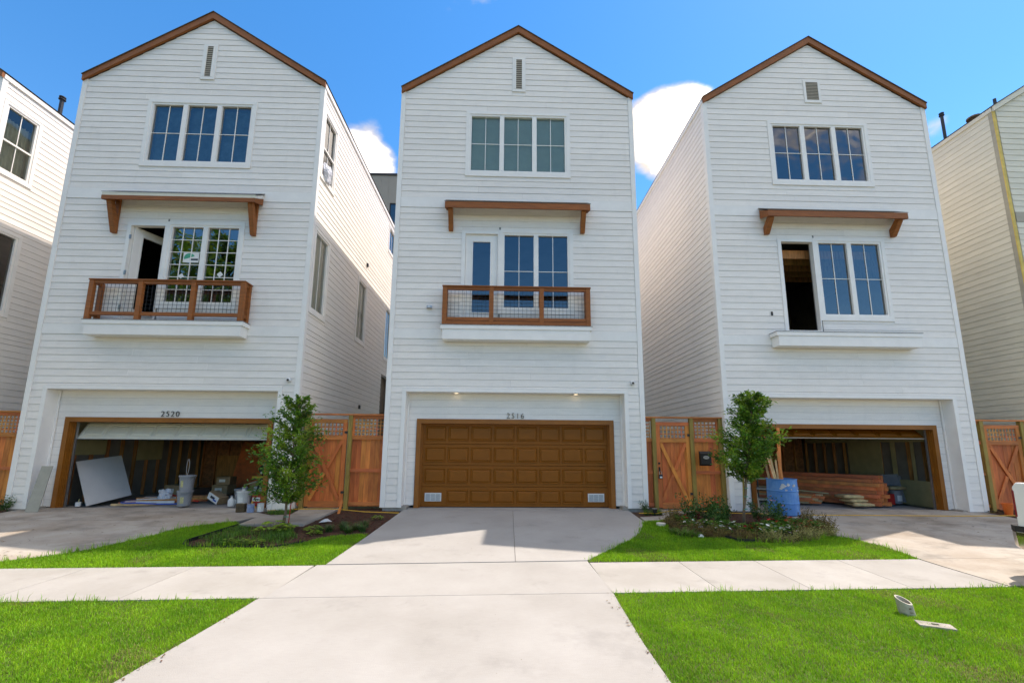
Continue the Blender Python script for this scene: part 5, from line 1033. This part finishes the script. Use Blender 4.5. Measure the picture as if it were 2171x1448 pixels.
for i in range(6):
    x = 12.5 + i * .07; y = 1.75 + rs.uniform(-.1, .2); z = FL0 + .03 + i * .045
    o = MB().bar((x, y, z), (x - 1.9, y + 1.5, z + .1 + rs.uniform(0, .06)), .1, .03, (0, 0, 1)).build('loose_board', 'lumber_pale' if i % 2 else 'lumber'); tag(o, ['reddish', 'pale'][i % 2] + ' loose board between the plank stack and the cement bags', 'board', 'loose boards in the right garage')
def bag(label, loc, rz, sx, sy, sz, seed):
    B = thing('cement_bag', label, 'bag', loc, rz, 'cement bags in the right garage'); bm = bmesh.new(); bmesh.ops.create_cube(bm, size=2); bmesh.ops.subdivide_edges(bm, edges=bm.edges[:], cuts=6, use_grid_fill=True)
    for v in bm.verts:
        x, y, z = v.co; e = max(abs(x) ** 4, abs(y) ** 4); v.co = Vector((x * sx, y * sy, z * sz * (1 - .55 * e))) + Vector((0, 0, .012 * mnoise.noise(Vector((x * 2, y * 2, z + seed)))))
        v.co.z += sz
    me = bpy.data.meshes.new('sack'); bm.to_mesh(me); bm.free(); me.materials.append(M['paper_bag']); me.polygons.foreach_set('use_smooth', [True] * len(me.polygons)); link('sack', me, B)
    MB().box(-sx * .5, sx * .5, -sy * .5, sy * .5, sz * 1.97, sz * 2.03).build('printed_panel', 'print_dark', B); MB().box(-sx * .6, sx * .2, -sy * 1.012, -sy * .985, sz * .85, sz * 1.15).build('printed_stripe', 'label_yellow', B); return B
bag('bottom paper cement bag in front of the beams', (13.02, .98, FL0), -.1, .27, .19, .055, 1); bag('middle paper cement bag of the three in front of the beams', (12.93, 1.06, FL0 + .10), .15, .27, .19, .05, 2); bag('top paper cement bag of the three, dark printed panel upward', (12.86, 1.12, FL0 + .195), -.05, .27, .19, .06, 3)
bucket('plastic_bucket', 'pale pail with torn label beside the beams in the right garage', (14.72, 1.66, FL0), .16, .37, 'plastic_grey', None, lab=('label_white', .5, .2, .65))
bag('yellowish cement bag lying on the pail right of the beams', (14.70, 1.70, FL0 + .385), .1, .25, .19, .06, 6)
for i in range(2): slab3('folded_panel', '%s of two grey panels leaning beside the pail in the right garage' % ['left', 'right'][i], 'panel', (15.20 + i * .13, 1.85, FL0), (15.02 + i * .13, 2.35, FL0), (15.10 + i * .08, 2.5, .68 - i * .02), (15.22 + i * .08, 2.05, .72 - i * .04), .03, 'grey_tarp', 'grey panels leaning in the right garage')
ro = thing('red_crate', 'bit of a red plastic crate behind the beam ends', 'crate', (14.28, 1.45, FL0)); MB().box(-.12, .12, -.1, .1, 0, .03).build('base', 'plastic_red', ro)
for q in ((-.12, .12, -.1, -.085), (-.12, .12, .085, .1), (-.12, -.105, -.084, .084), (.105, .12, -.084, .084)): MB().box(*q, .031, .30).build('side', 'plastic_red', ro)
blob('tarp_heap', 'black heap of tarp against the right garage wall', 'tarp', (15.0, 2.75, FL0 + .30), (.28, .28, .40), 'tarp_dark', 12, .35)
# left corner of the right garage
p = MB().bar((9.72, .42, FL0), (9.60, .44, .98), .09, .04, (0, 1, 0)); tag(p.build('wood_post', 'stain'), 'brown trim board leaning at the left jamb of the right garage', 'board')
slab3('cement_board', 'small grey board leaning behind the staked tree', 'board', (9.76, .50, FL0), (9.90, .50, FL0), (9.88, .62, .52), (9.76, .62, .55), .015, 'gray_board')
ts = thing('tool_cart', 'dark metal cart behind the blue barrel', 'cart', (10.3, 1.5, FL0)); 
for z in (.12, .42, .70): MB().box(-.45, .35, -.25, .25, z, z + .03).build('shelf', 'gray_board', ts)
for sx in (-.44, .31):
    for sy in (-.24, .21): MB().box(sx, sx + .03, sy, sy + .03, 0, .75).build('leg', 'dark_metal', ts)
# yellow cord across the drives
pts = [(-2.67, -.20), (-2.0, -.10), (-1.25, -.05), (-.91, -.14), (-.3, -.30), (.55, -.42)]
c = MB(); c.tube([(x, y, gz(y) + (.03 if -2.1 < x < -.9 else .012)) for x, y in pts], .010, 6); tag(c.build('extension_cord', 'cord'), 'yellow cord lying across the path to the left gate', 'cord')
pts = [(6.35, -.40), (6.8, -.40), (7.1, -.20), (7.5, -.02), (7.9, .0), (8.3, -.25), (8.66, -.30), (9.3, -.36), (10.25, -.50), (11.4, -.50), (12.67, -.52), (14, -.55), (15.4, -.50), (16.2, -.45)]
c = MB(); c.tube([(x, y, gz(y) + .014 + (.008 if x < 8 else 0)) for x, y in pts], .010, 6); tag(c.build('extension_cord', 'cord'), 'yellow cord running past the flower bed and across the right driveway', 'cord')
# scrap paper in the left bed, wood stake, chips
pp = MB(); pp.add([(0, 0, 0), (.18, .03, .02), (.24, .14, .0), (.12, .17, .06), (.02, .12, .03), (.10, .08, .07)], [(0, 1, 5), (1, 2, 5), (2, 3, 5), (3, 4, 5), (4, 0, 5)]); tag(pp.build('scrap_paper', 'plastic_white', loc=(-.95, -1.35, gz(-1.3) - .01)), 'crumpled white wrapper lying in the left bed', 'litter')
p = MB().bar((-.92, -.34, gz(-.3) - .1), (-.89, -.20, .12), .05, .045, (0, 1, 0)); tag(p.build('wood_stake', 'cedar'), 'short cedar stake in the soil at the foot of the left gate post', 'stake')
# truck debris by fence
rsx, rsy = pts_in([(15.5, -.35), (16.6, -.35), (16.6, .0), (15.5, .05)], 160); litter('leaf_litter', 'heap of dry grass and sticks at the right fence foot', rsx, rsy, .03, .10, 'dead_leaf', .02)
cn = thing('orange_cone', 'orange pot-like cone behind the truck by the fence', 'cone', (15.72, -.32, gz(-.3))); MB().lathe([(.07, .0), (.10, .25), (.11, .25), (.11, .28), (.09, .28), (.065, .02)], 16).build('body', 'orange', cn); MB().lathe([(.08, -.01), (.08, .0)], 16).build('base', 'orange', cn)
# pipe stub and meter lid in the lawn
ps = thing('pipe_stub', 'cut pale plastic pipe stub standing in the right lawn', 'pipe', (7.63, -5.88, gz(-5.88) - .02)); n = 28; v = []
for rr, ins in ((.075, 0), (.060, 1)):
    for top in (0, 1):
        for k in range(n):
            a = 2 * math.pi * k / n; x_ = rr * math.cos(a); v.append((x_ - .03 * top, rr * math.sin(a), (.165 - .22 * x_ + .38 * rr * math.sin(a)) if top else 0))
fs = [(k, (k + 1) % n, n + (k + 1) % n, n + k) for k in range(n)] + [(2 * n + (k + 1) % n, 2 * n + k, 3 * n + k, 3 * n + (k + 1) % n) for k in range(n)] + [(n + k, n + (k + 1) % n, 3 * n + (k + 1) % n, 3 * n + k) for k in range(n)]
MB().add(v, fs).build('tube', 'pvc', ps, smooth=False); MB().box(-.045, -.02, -.0775, -.074, .09, .10).box(-.04, .0, -.0778, -.0742, .05, .056).build('scribble', 'dead_leaf', ps)
ml = thing('meter_lid', 'grey concrete meter box half sunk in the right lawn', 'utility box', (7.60, -6.22, gz(-6.2) - .045), -.45); MB().box(-.15, .15, -.075, .075, 0, .062).build('cover', 'foundation', ml, bevel=.006); MB().box(-.16, .16, .076, .12, -.01, .03).build('frame', 'soil', ml); MB().box(-.03, .03, -.012, .012, .0621, .067).build('lift_slot', 'black', ml)
# ------------------------------------------------------------------ pickup at the right edge
TR = thing('pickup_truck', 'white pickup truck at the right edge, only its rear corner in view', 'truck', (11.62, -4.62, gz(-5.5)))
wd = .98                                              # half width; rear at y = 0, nose toward -y
def sidep(pts, x0, x1): return MB().prism(pts, x0, x1, 'x')
bed = [(0, .62), (0, 1.30), (-.05, 1.37), (-1.95, 1.37), (-1.95, .52), (-1.62, .52), (-1.55, .74), (-1.35, .90), (-1.05, .90), (-.85, .74), (-.78, .55), (-.1, .55)]
bo = MB().prism(bed, -wd, -wd + .10, 'x').build('bed_side', 'truck_white', TR, bevel=.02); MB().prism(bed, wd - .10, wd, 'x').build('bed_side', 'truck_white', TR, bevel=.02)
MB().box(-wd + .101, wd - .101, -.05, -.002, .60, 1.34).build('tailgate', 'truck_white', TR, bevel=.015); MB().box(-wd + .101, wd - .101, -1.94, -.051, .60, .64).build('bed_floor', 'dark_metal', TR)
cab = [(-1.96, .5), (-1.96, 1.35), (-2.05, 1.86), (-2.2, 1.93), (-3.5, 1.93), (-4.25, 1.38), (-5.45, 1.25), (-5.6, 1.1), (-5.6, .55), (-5.2, .5), (-5.1, .8), (-4.85, .92), (-4.6, .92), (-4.35, .8), (-4.25, .5)]
MB().prism(cab, -wd, wd, 'x').build('cab', 'truck_white', TR, bevel=.03)
for sx in (-1, 1):
    x = sx * (wd + .002); MB().add([(x, -2.15, 1.40), (x, -2.22, 1.82), (x, -2.75, 1.84), (x, -2.75, 1.40)], [(0, 1, 2, 3)]).build('side_window', 'glass', TR); MB().add([(x, -2.82, 1.40), (x, -2.82, 1.84), (x, -3.45, 1.84), (x, -4.05, 1.40)], [(0, 1, 2, 3)]).build('side_window', 'glass', TR)
    for yy in (-1.2, -4.72):
        wv = MB(); wv.fm = lambda a, b_, c_: (c_, a, b_); wv.lathe([(.22, -.11), (.36, -.12), (.39, -.08), (.39, .08), (.36, .12), (.22, .11)], 28); wo_ = wv.build('wheel', 'rubber', TR, loc=(sx * (wd - .14), yy, .39)); rv_ = MB(); rv_.fm = lambda a, b_, c_: (c_, a, b_); rv_.lathe([(.0, sx * .10), (.06, sx * .12), (.10, sx * .09), (.19, sx * .08), (.225, sx * .115)], 20); rv_.build('rim', 'chrome', wo_)
    xa, xb = sorted((sx * (wd + .004), sx * (wd - .12))); MB().box(xa, xb, -.035, .012, .86, 1.26).build('tail_light', 'tail_red', TR, bevel=.02)
bp = [(-wd - .01, -.28), (-wd - .02, .02), (-wd + .06, .13), (-.4, .19), (.4, .19), (wd - .06, .13), (wd + .02, .02), (wd + .01, -.28), (wd - .08, -.28), (wd - .08, .0), (-wd + .08, .0), (-wd + .08, -.28)]
b = MB(); n = len(bp)
lv_ = [(.40, .93), (.44, .985), (.60, 1.0), (.66, 1.0)]
for z, s in lv_: b.v += [(x * s, y if y < 0 else y * s, z) for x, y in bp]
for i in range(len(lv_) - 1): b.f += [(i * n + k, i * n + (k + 1) % n, (i + 1) * n + (k + 1) % n, (i + 1) * n + k) for k in range(n)]
b.f += [tuple(range(n))[::-1], tuple(range((len(lv_) - 1) * n, len(lv_) * n))]; bmp = b.build('rear_bumper', 'chrome', TR, bevel=.012)
b = MB(); b.prism([(x * 1.005, y) for x, y in bp], .662, .74, 'z'); b.build('bumper_step_pad', 'rubber', bmp)
# window stickers on 2520
for (x, z, s, m, rot) in ((3.36, 5.90, .055, 'label_white', .6), (4.36, 5.96, .06, 'label_white', .7), (4.40, 6.22, .02, 'label_white', .2)):
    b = MB(); c_, s_ = math.cos(rot), math.sin(rot); b.add([(x + s * (c_ * a - s_ * q), .036, z + s * (s_ * a + c_ * q)) for a, q in ((-1, -1), (1, -1), (1, 1), (-1, 1))], [(0, 1, 2, 3)]); b.build('window_sticker', m, HL)
b = MB(); b.box(3.35, 3.76, .034, .036, 6.28, 6.56); so = b.build('window_sign', 'label_white', HL); MB().add([(3.35 + .16 + .14 * math.cos(t), .0335, 6.42 + .12 * math.sin(t)) for t in np.linspace(.3, 3.6, 12)], [tuple(range(12))]).build('sign_emblem', 'sticker_green', so); MB().box(3.53, 3.74, .0333, .0338, 6.34, 6.39).build('sign_lettering', 'print_dark', so)
# plastic in the open side window of 2520
blob('plastic_sheet', 'bunched clear plastic stuffed in the upper side window of house 2520', 'plastic sheet', (XL + W + .03, .52 + YL, 9.25), (.10, .22, .24), 'poly_bag', 21, .45, sub=4)

# ------------------------------------------------------------------ labels of look-alikes: their order from the left of the photograph
def _sx(o):
    p = o.matrix_world.translation if not o.data else o.matrix_world @ (sum((Vector(c) for c in o.bound_box), Vector()) / 8); q = p - camo.matrix_world.translation; return q.dot(_r) / max(.1, q.dot(_f))
bpy.context.view_layer.update()
ORD = 'first second third fourth fifth sixth seventh eighth ninth tenth eleventh twelfth thirteenth fourteenth fifteenth sixteenth seventeenth eighteenth'.split()
by = {}
for o in bpy.data.objects:
    if o.parent is None and 'label' in o: by.setdefault(o['label'], []).append(o)
for lab, os_ in by.items():
    if len(os_) > 1:
        for i, o in enumerate(sorted(os_, key=_sx)): o['label'] = lab + ', ' + ORD[i] + ' from left'
